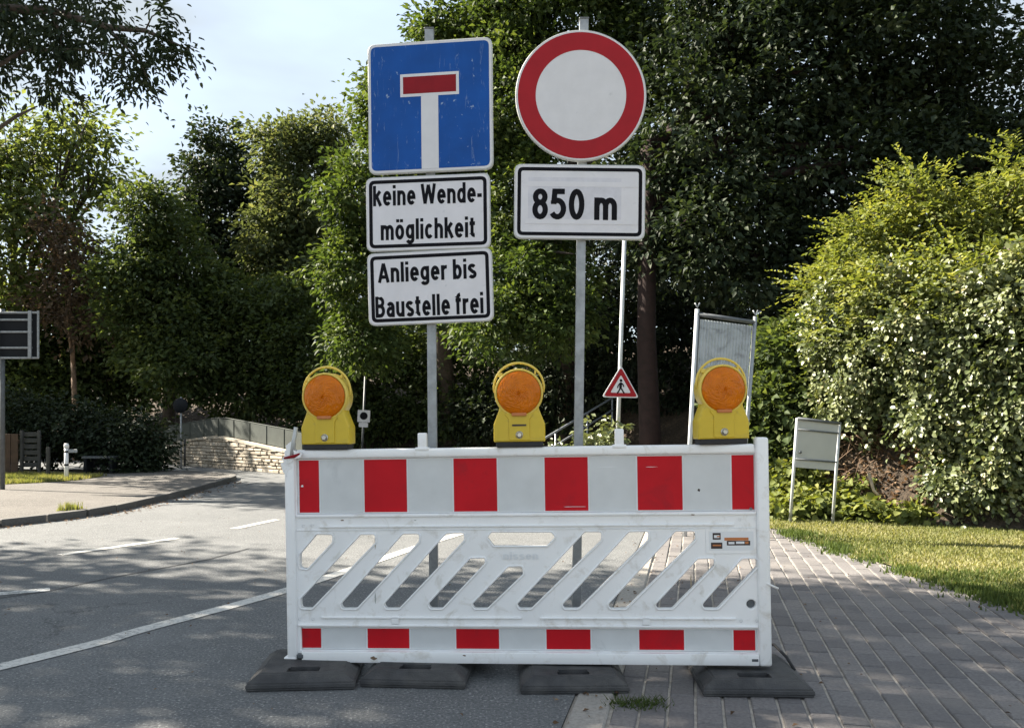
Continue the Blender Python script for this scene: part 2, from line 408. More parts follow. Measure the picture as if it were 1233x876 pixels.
M['leaf_light'] = leaf_mat('leaf_light', [(0, (.05, .07, .028)), (.5, (.11, .14, .05)), (1, (.20, .22, .08))], .46, tcol=(1.3, 1.3, .6))
M['leaf_brown'] = leaf_mat('leaf_brown', [(0, (.035, .028, .020)), (.5, (.085, .062, .042)), (1, (.15, .115, .075))], .3, tcol=(1.3, 1.1, .8))
M['leaf_ivy'] = leaf_mat('leaf_ivy', [(0, (.05, .072, .026)), (.45, (.13, .155, .066)), (.85, (.22, .24, .115)), (1, (.27, .225, .12))], .2, .42, spec=.6)
M['leaf_hazel'] = leaf_mat('leaf_hazel', [(0, (.05, .07, .02)), (.5, (.155, .185, .052)), (1, (.285, .29, .10))], .38, tcol=(1.4, 1.35, .5))
M['leaf_dry'] = leaf_mat('leaf_dry', [(0, (.07, .042, .025)), (.5, (.16, .10, .06)), (1, (.26, .18, .11))], .2, .8, (1.2, 1, .7))
M['grass_dry'] = leaf_mat('grass_dry', [(0, (.11, .14, .045)), (.5, (.215, .22, .085)), (1, (.36, .325, .18))], .35, .6)
M['grass_green'] = leaf_mat('grass_green', [(0, (.04, .065, .018)), (1, (.12, .16, .04))], .3, .6)

# ------------------------------------------------------------------ foliage
def np_mesh(name, verts, quads, tint, material, tri=False):
    me = bpy.data.meshes.new(name); n = len(verts); f = len(quads); k = quads.shape[1]
    me.vertices.add(n); me.vertices.foreach_set('co', verts.astype(np.float32).ravel())
    me.loops.add(f * k); me.loops.foreach_set('vertex_index', quads.astype(np.int32).ravel())
    me.polygons.add(f); me.polygons.foreach_set('loop_start', np.arange(0, f * k, k, dtype=np.int32))
    me.update(calc_edges=True)
    a = me.attributes.new('tint', 'FLOAT', 'POINT'); a.data.foreach_set('value', tint.astype(np.float32))
    me.materials.append(material); return me
def unit(v): return v / np.maximum(np.linalg.norm(v, axis=1, keepdims=True), 1e-6)
def leaf_mesh(name, c, axis, nrm, size, tint, material, width=.58, fold=.12, round_=False):
    """each leaf: two folded halves sharing the midrib"""
    axis = unit(axis); side = unit(np.cross(nrm, axis)); nrm = np.cross(axis, side)
    s = size[:, None]; n = len(c)
    base = c - axis * s * .5; tip = c + axis * s * .5 - nrm * s * .10
    if not round_:
        l = c - axis * s * .06 + side * s * width * .5 + nrm * s * fold
        r = c - axis * s * .06 - side * s * width * .5 + nrm * s * fold
        V = np.stack([base, l, tip, r], 1).reshape(-1, 3); k = 4
        T = [[0, 2, 1], [0, 3, 2]]
    else:
        pts = [base]
        for sg in (1, -1):
            pts.append(c - axis * s * .27 + side * s * width * .46 * sg + nrm * s * fold)
            pts.append(c + axis * s * .12 + side * s * width * .44 * sg + nrm * s * fold * .8)
        pts.append(tip); V = np.stack(pts, 1).reshape(-1, 3); k = 6
        T = [[0, 2, 1], [0, 5, 2], [0, 3, 4], [0, 4, 5]]
    i = np.arange(n)[:, None] * k
    Q = np.concatenate([i + np.array([t_]) for t_ in T], 0)
    return np_mesh(name, V, Q, np.repeat(tint, k), material)
def ellips(l):     # (px, py, rx, ry, d, rd) -> centre and radii in metres
    px, py, rx, ry, d, rd = l
    return np.array(P(px, py, d)), np.array([rx * d / F, rd, ry * d / F])
def crown(lobes, n, leaf, material, parent=None, spread=.30, per=26, name='crown', shell=.5, up=.9, flat=.55, rough=.22, seed=0, droop=.35, width=.58, world=False, jitter=.3, out=0.3, face=(0, 0, 0), round_=False):
    g = np.random.default_rng(seed + 100)
    ls = [l if world else ellips(l) for l in lobes]
    wts = np.array([(r[0] * r[1] * r[2]) ** (2 / 3) for _, r in ls]); wts /= wts.sum()
    ncl = max(4, int(n / per)); cc = []; od = []
    for (c, r), wt in zip(ls, wts):
        k = max(2, int(ncl * wt)); u = unit(g.normal(size=(k, 3)))
        ph = g.uniform(0, 6.28, (5, 3)); fr = g.uniform(2, 6, (5, 3))
        lump = sum(np.sin(u @ fr[j] + ph[j, 0]) for j in range(5)) / 5
        rad = (shell + (1 - shell) * g.random(k) ** .6) * (1 + rough * lump * 2)
        cc.append(c + u * rad[:, None] * r); od.append(u)
    cc = np.concatenate(cc); od = np.concatenate(od); k = len(cc)
    idx = np.repeat(np.arange(k), per); N = len(idx)
    sp = spread * g.uniform(.6, 1.4, k)
    off = np.clip(g.normal(size=(N, 3)), -1.7, 1.7) * sp[idx][:, None] * np.array([1, 1, flat])
    pos = cc[idx] + off
    ax = unit(off + 1e-4) + od[idx] * .5 + g.normal(size=(N, 3)) * .45; ax[:, 2] -= droop
    nr = g.normal(size=(N, 3)) * .55 + od[idx] * out; nr[:, 2] += up; nr += np.array(face)
    ct = g.random(k)
    tint = np.clip(ct[idx] * .55 + g.random(N) * .45, 0, 1)
    me = leaf_mesh(name, pos, ax, nr, leaf * g.uniform(1 - jitter, 1 + jitter, N), tint, material, width, round_=round_)
    if parent is not None:
        me.transform(Matrix.Translation(-parent.location))
    o = bpy.data.objects.new(name, me)
    link(o, parent)
    return o, ls
def limbs(base, ls, r0, material, parent, seed=0, name='trunk', fork=.45, sub=3, tilt=.5):
    g = random.Random(seed); b = Vector(base); m = MB()
    cs = [Vector(c) for c, r in ls]; top = max(c.z for c in cs)
    cen = sum(cs, Vector()) / len(cs)
    fz = b.z + (top - b.z) * fork
    fp = Vector((b.x + (cen.x - b.x) * tilt, b.y + (cen.y - b.y) * .5, fz))
    pts = [b + Vector((0, 0, -.3)), b + Vector((0, 0, .15)), b.lerp(fp, .45) + Vector((g.uniform(-.12, .12), g.uniform(-.1, .1), 0)), fp]
    m.tube([p - b for p in pts], [r0 * 1.35, r0, r0 * .82, r0 * .66], 10)
    for c, r in ls:
        c = Vector(c); e = c + Vector((0, 0, r[2] * .3)); s0 = b.lerp(fp, g.uniform(.75, 1))
        mid = s0.lerp(e, .5) + Vector((g.uniform(-.2, .2), g.uniform(-.2, .2), g.uniform(0, .3)))
        m.tube([q - b for q in (s0, mid, e)], [r0 * .5, r0 * .32, r0 * .08], 6)
        for k in range(sub):
            d = Vector((g.uniform(-1, 1) * r[0], g.uniform(-1, 1) * r[1], g.uniform(-.5, .9) * r[2])) * .85
            q0 = mid.lerp(e, g.uniform(.1, .8)); q2 = c + d; q1 = q0.lerp(q2, .5) + Vector((0, 0, g.uniform(-.1, .2)))
            m.tube([q - b for q in (q0, q1, q2)], [r0 * .22, r0 * .13, r0 * .04], 5)
    return m.build(name, material, parent)
def tree(name, base, lobes, n, leaf, lm, label, cat='tree', r0=.16, bark=None, group=None, fork=.45, sub=3, tilt=.5, **kw):
    t = thing(name, base, label, cat, group=group)
    bpy.context.view_layer.update()
    o, ls = crown(lobes, n, leaf, M[lm], t, **kw)
    limbs(base, ls, r0, bark or M['bark'], t, seed=kw.get('seed', 0), fork=fork, sub=sub, tilt=tilt)
    return t

# ------------------------------------------------------------------ the setting: ground, road, pavements
def struct(name, m, material, **kw):
    o = m.build(name, material); o['kind'] = 'structure'; return o
m = MB(); m.add([(-400, -400, -.2), (400, -400, -.2), (400, 700, -.2), (-400, 700, -.2)], [(0, 1, 2, 3)])
struct('ground', m, M['earth'])

def kx(d): return .26 + .219 * (d - 3.5)          # right-hand kerb line (left edge of the kerb stones)
KD = Vector((.219, 1)).normalized(); KN = Vector((KD.y, -KD.x))
right_kerb = [(kx(-8), -40), (kx(-8), -8), (kx(9), 9), (1.72, 11), (1.62, 13), (.9, 15), (-.9, 16.7), (-3.0, 17.0), (-4.2, 16.5)]
left_kerb = [(-12.5, -40), (-12.5, -8), (-9.6, 1), (-8.0, 4.4), (-6.5, 7.15), (-5.55, 8.95), (-5.08, 9.9), (-5.0, 11.2), (-5.02, 12.7), (-5.2, 15.2), (-5.55, 15.95), (-6.5, 16.5), (-9, 17.0), (-30, 19.5)]
def smooth_line(pts, n=6):
    res = []
    for i in range(len(pts) - 1):
        p0, p1, p2, p3 = (Vector(pts[max(0, min(len(pts) - 1, i + k))]) for k in (-1, 0, 1, 2))
        for k in range(n):
            u = k / n
            q = .5 * ((2 * p1) + (p2 - p0) * u + (2 * p0 - 5 * p1 + 4 * p2 - p3) * u * u + (3 * p1 - p0 - 3 * p2 + p3) * u ** 3)
            res.append((q.x, q.y))
    res.append(tuple(pts[-1])); return res
lk = smooth_line(left_kerb)
def flat_poly(name, poly, z, material, thick=0.0):
    bm = bmesh.new(); vs_ = [bm.verts.new((x, y, z)) for x, y in poly]
    f = bm.faces.new(vs_); bmesh.ops.triangulate(bm, faces=[f]); 
    bmesh.ops.recalc_face_normals(bm, faces=bm.faces)
    if bm.faces and sum(fc.normal.z for fc in bm.faces) < 0: bmesh.ops.reverse_faces(bm, faces=bm.faces)
    mm = MB(); mm.bm(bm); return mm
road_poly = [(-31, -40)] + right_kerb + [(-3.6, 19.0), (-6, 21.2), (-9, 23.2), (-31, 27)]
road = struct('road', flat_poly('road', road_poly, 0, M['asphalt']), M['asphalt'])
pave_poly = lk + [(-31, 19.6), (-31, -40)]
footpath = struct('footpath', flat_poly('footpath', pave_poly, .070, M['path_left']), M['path_left'])
# raised kerb of the far pavement: one stone after another
def ribbon_stones(line, width, z0, z1, length, gap, material, parent, off=0.0, ymin=-99, ymax=99, name='kerb_stone'):
    pts = [Vector(p) for p in line]; acc = [0]
    for i in range(1, len(pts)): acc.append(acc[-1] + (pts[i] - pts[i - 1]).length)
    def at(s):
        s = max(0, min(acc[-1], s))
        for i in range(1, len(pts)):
            if s <= acc[i]:
                u = (s - acc[i - 1]) / max(acc[i] - acc[i - 1], 1e-6); return pts[i - 1].lerp(pts[i], u), (pts[i] - pts[i - 1]).normalized()
        return pts[-1], (pts[-1] - pts[-2]).normalized()
    s = 0
    while s < acc[-1] - length * .6:
        p, d = at(s + length / 2)
        if ymin < p.y < ymax:
            p0, _ = at(s + gap / 2); p1, _ = at(s + length - gap / 2); d = (p1 - p0).normalized(); nn = Vector((d.y, -d.x)); ln = (p1 - p0).length
            mm = MB(); c = (p0 + p1) / 2 + nn * off
            T = Matrix(((d.x, nn.x, 0, 0), (d.y, nn.y, 0, 0), (0, 0, 1, 0), (0, 0, 0, 1)))
            mm.box((0, 0, (z0 + z1) / 2), (ln, width, z1 - z0), .008, T)
            mm.build(name, material, parent, loc=(c.x, c.y, random.uniform(-.004, .004)))
        s += length
ribbon_stones(lk, .13, -.05, .084, .5, .012, M['kerb_dark'], footpath, off=.066, ymin=4, ymax=17.5)
# road markings (4 mm sheets)
def ribbon(line, wd, z, mm):
    pts = [Vector(p) for p in line]
    L_, R_ = [], []
    for i, p in enumerate(pts):
        d = (pts[min(i + 1, len(pts) - 1)] - pts[max(i - 1, 0)]).normalized(); nn = Vector((-d.y, d.x))
        L_.append(p + nn * wd / 2); R_.append(p - nn * wd / 2)
    n = len(pts); V = [(q.x, q.y, z) for q in L_] + [(q.x, q.y, z) for q in R_]
    mm.add(V, [(i, i + n, i + n + 1, i + 1) for i in range(n - 1)])
edge = [(-4.6, 0.6)] + [tuple(G(x, y).xy) for x, y in ((0, 803), (175, 757), (350, 709), (497, 660))] + [(-.2, 9.4), (0.1, 12), (-.6, 14.6), (-3, 16.2)]
mm = MB(); ribbon(smooth_line(edge, 8), .115, .004, mm)
o = mm.build('road_marking', M['road_paint']); tag(o, kind='structure')
for a, b, wd in (((72, 668), (213, 648), .10), ((281, 636.5), (333, 625.5), .10), ((205, 594), (232, 585), .1)):
    mm = MB(); p, q = G(*a).xy, G(*b).xy; ribbon([p, p.lerp(q, .5), q], wd, .004, mm)
    o = mm.build('road_marking', M['road_paint']); tag(o, kind='structure')
mm = MB(); ribbon([G(-60, 722).xy, G(0, 715).xy, G(60, 709.5).xy], .12, .004, mm)
o = mm.build('road_marking', M['road_paint_worn']); tag(o, kind='structure')
mm = MB(); ribbon([G(-40, 722).xy + Vector((0, -.14)), G(60, 711).xy, G(130, 696).xy, G(252, 673).xy, G(300, 660).xy], .025, .003, mm)
o = mm.build('tar_seam', M['seam']); tag(o, kind='structure')

# right-hand pavement: mortar bed, flush kerb stones, clay-grey block pavers
path_right = [(3.9, -40), (3.9, -8), (3.35, 3.5), (3.2, 5.2), (3.03, 6.26), (2.8, 9.0), (2.75, 11), (2.6, 13), (1.9, 15.6), (0, 17.6), (-3, 18)]
pave_bed = [(x + .0, y) for x, y in right_kerb] + path_right[::-1]
pavement = struct('pavement', flat_poly('pavement', pave_bed, -.0075, M['joint']), M['joint'])
o = flat_poly('x', [(x - .02, y) for x, y in right_kerb] + path_right[::-1], -.06, M['joint'])
pr = [Vector(p) for p in path_right]
def right_edge(y):
    for a, b in zip(pr[:-1], pr[1:]):
        if a.y <= y <= b.y: return a.x + (b.x - a.x) * (y - a.y) / (b.y - a.y)
    return 0
# kerb stones, straight run
kline = [(kx(-2), -2), (kx(9.3), 9.3)]
ribbon_stones(kline, .15, -.09, .003, 1.0, .010, M['kerb'], pavement, off=.085, ymin=2, ymax=9.3)
BL, BW, JT, JE = .200, .100, .0105, .0032
bm = bmesh.new(); bmesh.ops.create_cube(bm, size=1)
for v in bm.verts: v.co = Vector((v.co.x * BW, v.co.y * BL, v.co.z * .06 - .03))
tope = [e for e in bm.edges if all(v.co.z > -.001 for v in e.verts)]
bmesh.ops.bevel(bm, geom=tope, offset=.005, segments=1, affect='EDGES')
bm.normal_update()
mb = MB(); mb.bm(bm); brick_me = mb.mesh('paver'); brick_me.materials.append(M['paver'])
spots = []
for r_ in range(0, 40):
    for k in range(-2, 70):
        s_ = 2.2 + k * (BL + JE) + (r_ % 2) * (BL + JE) / 2; u_ = .175 + BW / 2 + r_ * (BW + JT)
        p = Vector((kx(0), 0)) + KD * s_ + KN * u_
        if p.y < 2.6 or p.y > 10.6 or p.x > right_edge(p.y) + .03 * math.sin(k * 2.1 + r_) - .02: continue
        vis = abs(p.x) < p.y * .64
        spots.append((p.y if vis else p.y + 40, p, r_, k))
spots.sort(key=lambda q: q[0])
ang = math.atan2(-KD.x, KD.y); rest = MB()
for i, (q, p, r_, k) in enumerate(spots):
    z = random.uniform(-.0032, .0032); tx, ty, tz = (random.gauss(0, .006), random.gauss(0, .004), ang + random.gauss(0, .006))
    if i < 296:
        o = bpy.data.objects.new('paver', brick_me); o.location = (p.x, p.y, z); o.rotation_euler = (tx, ty, tz); link(o, pavement)
    else:
        Mx = Matrix.Translation((p.x, p.y, z)) @ Matrix.Rotation(tz, 4, 'Z') @ Matrix.Rotation(tx, 4, 'X') @ Matrix.Rotation(ty, 4, 'Y')
        rest.add([v.co for v in brick_me.vertices], [tuple(f.vertices) for f in brick_me.polygons], Mx)
o = rest.build('paver_field', M['paver'], pavement); o['kind'] = 'stuff'

def litter(n, seed, fx, size, name):
    g = np.random.default_rng(seed); p = fx(g, n); n = len(p)
    nr = g.normal(size=(n, 3)) * .25 + [0, 0, 1]
    me = leaf_mesh(name, p, g.normal(size=(n, 3)) * [1, 1, .15], nr, g.uniform(.5, 1.4, n) * size, g.random(n), M['leaf_dry'], .6, .18)
    o = link(bpy.data.objects.new(name, me)); o['kind'] = 'stuff'
def _gut(g, n):
    y = g.uniform(5, 15, n); x = np.interp(y, [p[1] for p in lk], [p[0] for p in lk]) + .16 + np.abs(g.normal(size=n)) * .16
    return np.stack([x, y, np.full(n, .010)], 1)
def _kerb(g, n):
    y = g.uniform(2.8, 9, n); x = kx(0) + .219 * y + np.abs(g.normal(size=n)) * .5 - .1
    return np.stack([x, y, np.full(n, .010)], 1)
def _any(g, n): return np.stack([g.uniform(-5, 3, n), g.uniform(2.8, 10, n), np.full(n, .010)], 1)
litter(420, 71, _gut, .035, 'gutter_litter'); litter(150, 72, _kerb, .022, 'paving_litter'); litter(240, 73, _any, .018, 'road_litter')
# ------------------------------------------------------------------ embankment
toe = [Vector(p) for p in ((60, -6), (14, 5.2), (8, 7.2), (5.6, 8.35), (4.5, 9.0), (3.7, 9.9), (3.1, 11.2), (2.9, 13), (2.2, 15.8), (.3, 18.2), (-2.5, 19.4), (-4.2, 19.2), (-6, 20.8), (-8.3, 22.6), (-14, 24.5), (-30, 27), (-60, 30))]
def seg_dist(X, Y):
    best = np.full(X.shape, 1e9); 
    for a, b in zip(toe[:-1], toe[1:]):
        dx, dy = b.x - a.x, b.y - a.y; L2 = dx * dx + dy * dy
        u = np.clip(((X - a.x) * dx + (Y - a.y) * dy) / L2, 0, 1)
        best = np.minimum(best, np.hypot(X - a.x - u * dx, Y - a.y - u * dy))
    ins = np.zeros(X.shape, bool); poly = [(p.x, p.y) for p in toe] + [(-60, 90), (60, 90)]
    j = len(poly) - 1
    for i in range(len(poly)):
        xi, yi = poly[i]; xj, yj = poly[j]
        with np.errstate(divide='ignore', invalid='ignore'):
            c = ((yi > Y) != (yj > Y)) & (X < (xj - xi) * (Y - yi) / (yj - yi) + xi)
        ins ^= c; j = i
    return np.where(ins, best, -best)
def hill(X, Y):
    d = seg_dist(np.asarray(X, float), np.asarray(Y, float))
    k = 1 / (1 + np.exp(-(np.asarray(X) - 2.6) * 1.6)) * np.clip((16 - np.asarray(Y)) / 3, .25, 1)   # steeper on the right
    h = np.where(d > 0, (3.0 * (1 - np.exp(-d * (.2 + .55 * k))) + .06 * d) + .10 * np.sin(X * 1.7) * np.sin(Y * 1.3) * np.clip(d, 0, 1), 0)
    return h - .03 + np.where(d < 0, d * .5, 0).clip(-.16, 0)
gx = np.concatenate([np.arange(-60, -12, 2), np.arange(-12, 12, .3), np.arange(12, 61, 2)]); gy = np.concatenate([np.arange(-6, 4, 2), np.arange(4, 24, .3), np.arange(24, 91, 2)])
X, Y = np.meshgrid(gx, gy); Z = hill(X, Y)
Z += rng.normal(size=Z.shape) * .025 * (Z > .05)
V = np.stack([X, Y, Z], 2).reshape(-1, 3); nx_ = len(gx)
I = np.arange(len(gy) * nx_).reshape(len(gy), nx_)
Q = np.stack([I[:-1, :-1], I[:-1, 1:], I[1:, 1:], I[1:, :-1]], 2).reshape(-1, 4)
Q = Q[(Z.ravel()[Q] > -.17).any(1)]
me = np_mesh('embankment', V, Q, np.zeros(len(V)), M['soil']); 
emb = link(bpy.data.objects.new('embankment', me)); emb['kind'] = 'structure'
def HZt(x, y): return float(hill(np.array([x]), np.array([y]))[0])

# ------------------------------------------------------------------ grass verges
def blades(name, pts, hgt, material, wd=.006, seed=1, lean=.5):
    g = np.random.default_rng(seed); n = len(pts)
    a = g.uniform(0, 6.28, n); h = hgt * g.uniform(.4, 1.2, n); w_ = wd * g.uniform(.7, 1.4, n)
    dx = np.stack([np.cos(a), np.sin(a), np.zeros(n)], 1); la = g.uniform(0, 6.28, n); ll = g.random(n) * lean
    tip = pts + np.stack([np.cos(la) * ll * h, np.sin(la) * ll * h, h], 1)
    V = np.stack([pts - dx * w_[:, None], pts + dx * w_[:, None], tip], 1).reshape(-1, 3)
    tint = np.clip(g.random(n) * .6 + .4 * (np.sin(pts[:, 0] * 2.3) * np.sin(pts[:, 1] * 3.1) * .5 + .5), 0, 1)
    me = np_mesh(name, V, np.arange(n * 3).reshape(-1, 3), np.repeat(tint, 3), material)
    o = link(bpy.data.objects.new(name, me)); o['kind'] = 'stuff'; return o
verge = [(3.9, -40), (3.9, -8), (3.35, 3.5), (3.2, 5.2), (3.03, 6.26), (2.8, 9.0), (2.75, 11), (3.05, 11.1), (3.6, 9.95), (4.4, 9.1), (5.5, 8.45), (8, 7.3), (14, 5.3), (20, -8), (20, -40)]
struct('grass_verge', flat_poly('v', verge, .004, M['turf']), M['turf'])
g = np.random.default_rng(3)
px_ = g.uniform(2.7, 8.5, 200000); py_ = g.uniform(4.2, 11, 200000)
dd = seg_dist(px_, py_); re_ = np.interp(py_, [p.y for p in pr], [p.x for p in pr])
edge_n = .10 * np.sin(py_ * 7) + .06 * np.sin(py_ * 17)
ok = (px_ > re_ + edge_n) & (dd < .25) & (px_ < py_ * .95)
pts = np.stack([px_[ok], py_[ok], np.full(ok.sum(), .004)], 1)
blades('grass', pts, .03, M['grass_dry'], .008, 5, 1.0)
# ragged darker tufts where the turf meets the pavement
tx_ = []
for k in range(46):
    y0 = g.uniform(4.6, 8.6); x0 = np.interp(y0, [p.y for p in pr], [p.x for p in pr]) + g.normal() * .07
    n = g.integers(60, 190); tx_.append(np.stack([x0 + g.normal(size=n) * .07, y0 + g.normal(size=n) * .09, np.zeros(n)], 1))
for k in range(26):
    y0 = g.uniform(4.8, 6.2); x0 = np.interp(y0, [p.y for p in pr], [p.x for p in pr]) + abs(g.normal()) * .3
    n = 240; tx_.append(np.stack([x0 + g.normal(size=n) * .12, y0 + g.normal(size=n) * .1, np.zeros(n)], 1))
blades('grass', np.concatenate(tx_), .045, M['grass_green'], .007, 6)
# tuft in the joints by the kerb, thin weeds
c0 = G(768, 848); n = 300
pts = np.stack([c0.x + g.normal(size=n) * .055, c0.y + g.normal(size=n) * .035, np.zeros(n)], 1)
o = blades('grass_tuft', pts, .032, M['grass_green'], .003, 7, 1.6); del o['kind']
tag(o, 'small green grass tuft growing in the paving joint in front of the barrier', 'grass tuft')
# left verge behind the far pavement
lv = [(-30, 10.5), (-10.5, 12.2), (-8.6, 13.0), (-7.6, 14.2), (-7.9, 15.4), (-10, 16.3), (-30, 18.5)]
struct('grass_verge', flat_poly('v', lv, .074, M['turf']), M['turf'])
px_ = g.uniform(-13, -7.5, 60000); py_ = g.uniform(11.8, 16.3, 60000)
ok = (py_ > np.interp(px_, [-13, -10.5, -8.6, -7.6], [11.95, 12.2, 13.0, 14.2]) + .08 * np.sin(px_ * 9)) & (py_ < np.interp(px_, [-13, -10, -7.9], [16.7, 16.3, 15.4]))
blades('grass', np.stack([px_[ok], py_[ok], np.full(ok.sum(), .074)], 1), .07, M['grass_dry'], .009, 8)
c0 = G(85, 614, .070)
o = blades('weed', np.stack([c0.x + g.normal(size=160) * .06, c0.y + g.normal(size=160) * .04, np.full(160, .070)], 1), .1, M['grass_dry'], .008, 9); del o['kind']
tag(o, 'small weed growing on the far pavement close to the kerb edge', 'weed')

# ------------------------------------------------------------------ barrier
BD = 3.75
bar = thing('barrier', ((636 - CX) / F * BD, BD, 0), 'white plastic traffic barrier with red stripes and slanted lattice, carrying three amber lamps', 'barrier', (0, -.0165, R(-4.6)))
bpy.context.view_layer.update()
BI = bar.matrix_world.inverted()
def bl(px, py):        # photo pixel -> barrier plane (x, z)
    o_ = BI @ Vector((0, 0, H)); d_ = BI.to_3x3() @ Vector(((px - CX) / F, 1, -(py - HZ) / F))
    t_ = -o_.y / d_.y; q = o_ + d_ * t_
    return (q.x, q.z)
def lev(py): return bl(636, py)[1]
zt, zs1, zs0, zr1, zr0, zq1, zq0, zl1, zl0, zb = (lev(v) for v in (537.5, 549, 617, 620, 634, 742, 754, 756, 783.5, 798))
xl0, xl1, xr0, xr1 = bl(346, 700)[0], bl(358.5, 700)[0], bl(911.5, 700)[0], bl(927, 700)[0]
holes_px = [
 [(360, 667), (381, 642), (402, 642.5), (401, 653), (370.5, 685.5), (360, 684)],
 [(360.5, 721), (434, 642.5), (452.5, 642), (453, 653), (376, 733), (361, 732.5)],
 [(409, 727), (411, 733), (430, 733), (505.5, 652), (506, 641.5), (485, 641.5)],
 [(461, 727), (464, 733), (481, 733), (560, 650), (560, 640.5), (537, 641)],
 [(514, 727), (518, 733), (533, 733), (585, 678), (585, 670.5), (566, 671)],
 [(567, 727), (571, 733), (587, 733), (631, 691), (630, 680.5), (612, 681)],
 [(621, 727), (625, 733), (640, 733), (725, 650), (725, 639), (704, 639)],
 [(676, 727), (679, 733), (697, 733), (781, 650), (782, 638.5), (757, 639)],
 [(731, 727), (734, 733), (754, 733), (838, 650), (838, 638), (813, 638.5)],
 [(788, 727), (791, 733), (810, 733), (861, 681), (861, 671), (840, 671.5)],
 [(844, 727), (848, 733), (865, 733), (913, 682), (912, 671), (893, 671.5)],
 [(586, 647), (591, 639.5), (664, 639.5), (670, 646), (659, 657.5), (594, 657.5)]]
loops = [[(xl0 + .002, zb), (xr1 - .002, zb), (xr1 - .002, zs1 + .024), (xl0 + .002, zs1 + .024)]]
loops.append([(xl1 + .001, zs0), (xr0 - .001, zs0), (xr0 - .001, zs1), (xl1 + .001, zs1)])
loops.append([(xl1 + .012, zl0), (xr0 - .001, zl0), (xr0 - .001, zl1), (xl1 + .012, zl1)])
for h in holes_px:
    pp = [bl(a, b) for a, b in h]
    cxh = sum(p[0] for p in pp) / len(pp)
    loops.append(rnd_poly(pp, .016, 3))
loops.append(circ(*bl(904.5, 727), .020, 20))
shape('lattice_frame', loops, .046, M['white_plastic'], bar, bevel=.0045)
# raised rims round the slanted openings, ribs along the rails
m = MB()
for h in holes_px:
    pp = rnd_poly([bl(a, b) for a, b in h], .016, 3)
    m = MB(); m.tube([(x, -.0005, z) for x, z in pp] + [(pp[0][0], -.0005, pp[0][1])], .0052, 6, cap=False); m.build('opening_rim', M['white_plastic'], bar)
m = MB()
xg0, xg1 = bl(385, 626)[0], bl(884, 626)[0]
def rib(x0, x1, z, hgt, y=-.003, dep=.012):
    m = MB(); m.box(((x0 + x1) / 2, y, z), (x1 - x0, dep, hgt), .003, seg=2); m.build('rail', M['white_plastic'], bar)
rib(xl1, xr0, zs0 - .008, .013); rib(xg0, xg1, zr0 + .006, .010); rib(xl1, xr0, lev(636.5), .006, -.001, .006)
rib(xg0, bl(628, 745)[0], lev(743.5), .009); rib(bl(650, 745)[0], xg1, lev(743.5), .009); rib(xl1, xr0, lev(753), .010)
for px in (476, 778):
    m = MB(); m.box((bl(px, 747)[0], -.002, lev(746.5)), (.034, .014, .036), .003); m.build('rail_clip', M['white_plastic'], bar)
rib(xl1 + .02, xr0, (zl0 + zb) / 2, zl0 - zb - .004, -.006, .03)
# groove floors read dark because they are recessed channels
m = MB(); m.box(((xl1 + xr0) / 2, .020, zt - (zt - zs1) / 2), (xr0 - xl1, .052, zt - zs1 - .002), .010, seg=3)
m.build('top_rail', M['white_plastic'], bar)
m = MB()
for px, py in ((508, 521), (745.5, 516)):
    x = bl(px, py)[0]; zt2 = bl(px, py)[1]; zb2 = zt - .012
    m.box((x, .016, (zt2 + zb2) / 2), (.040, .040, zt2 - zb2), .005, seg=2); m.box((x, .012, zt - .004), (.064, .044, .016), .005, seg=2)
    m.build('lamp_socket', M['white_plastic'], bar); m = MB()
m = MB(); zlp = bl(351, 541)[1]
m.box(((xl0 + xl1) / 2 - .003, .018, (zlp + zb) / 2), (xl1 - xl0, .060, zlp - zb), .010, seg=3)
m.box((xl0 + .012, .018, zb + .012), (.06, .064, .024), .004)
m.build('end_post', M['white_plastic'], bar)
m = MB(); zrp = bl(919, 525)[1]
m.box(((xr0 + xr1) / 2 + .002, .016, (zrp + zb) / 2 - .004), (xr1 - xr0, .064, zrp - zb), .012, seg=3)
m.build('end_post', M['white_plastic'], bar)
# striped boards
for nm, z0, z1, xa in (('upper_board', zs0, zs1, xl1), ('lower_board', zl0, zl1, xl1 + .012)):
    m = MB(); m.box(((xa + xr0) / 2, .022, (z0 + z1) / 2), (xr0 - xa - .003, .016, z1 - z0 - .003)); m.build(nm, M['plate_plastic'], bar)
for row, py, z0, z1 in (([358.5, 384, 437, 490, 545, 599, 655, 709, 767, 823, 881, 909.5], 585, zs0, zs1), ([361.5, 386.5, 441, 493, 548, 601.5, 657, 712, 769, 825, 883, 911], 770, zl0, zl1)):
    xs = [bl(x, py)[0] for x in row]
    for k in range(11):
        a, b = xs[k] + .0035, xs[k + 1] - .0035
        m = MB(); m.box(((a + b) / 2, .0128, (z0 + z1) / 2), (b - a, .0016, z1 - z0 - .014))
        m.build('red_stripe' if k % 2 == 0 else 'white_stripe', M['red_sheet'] if k % 2 == 0 else M['grey_sheet'], bar)
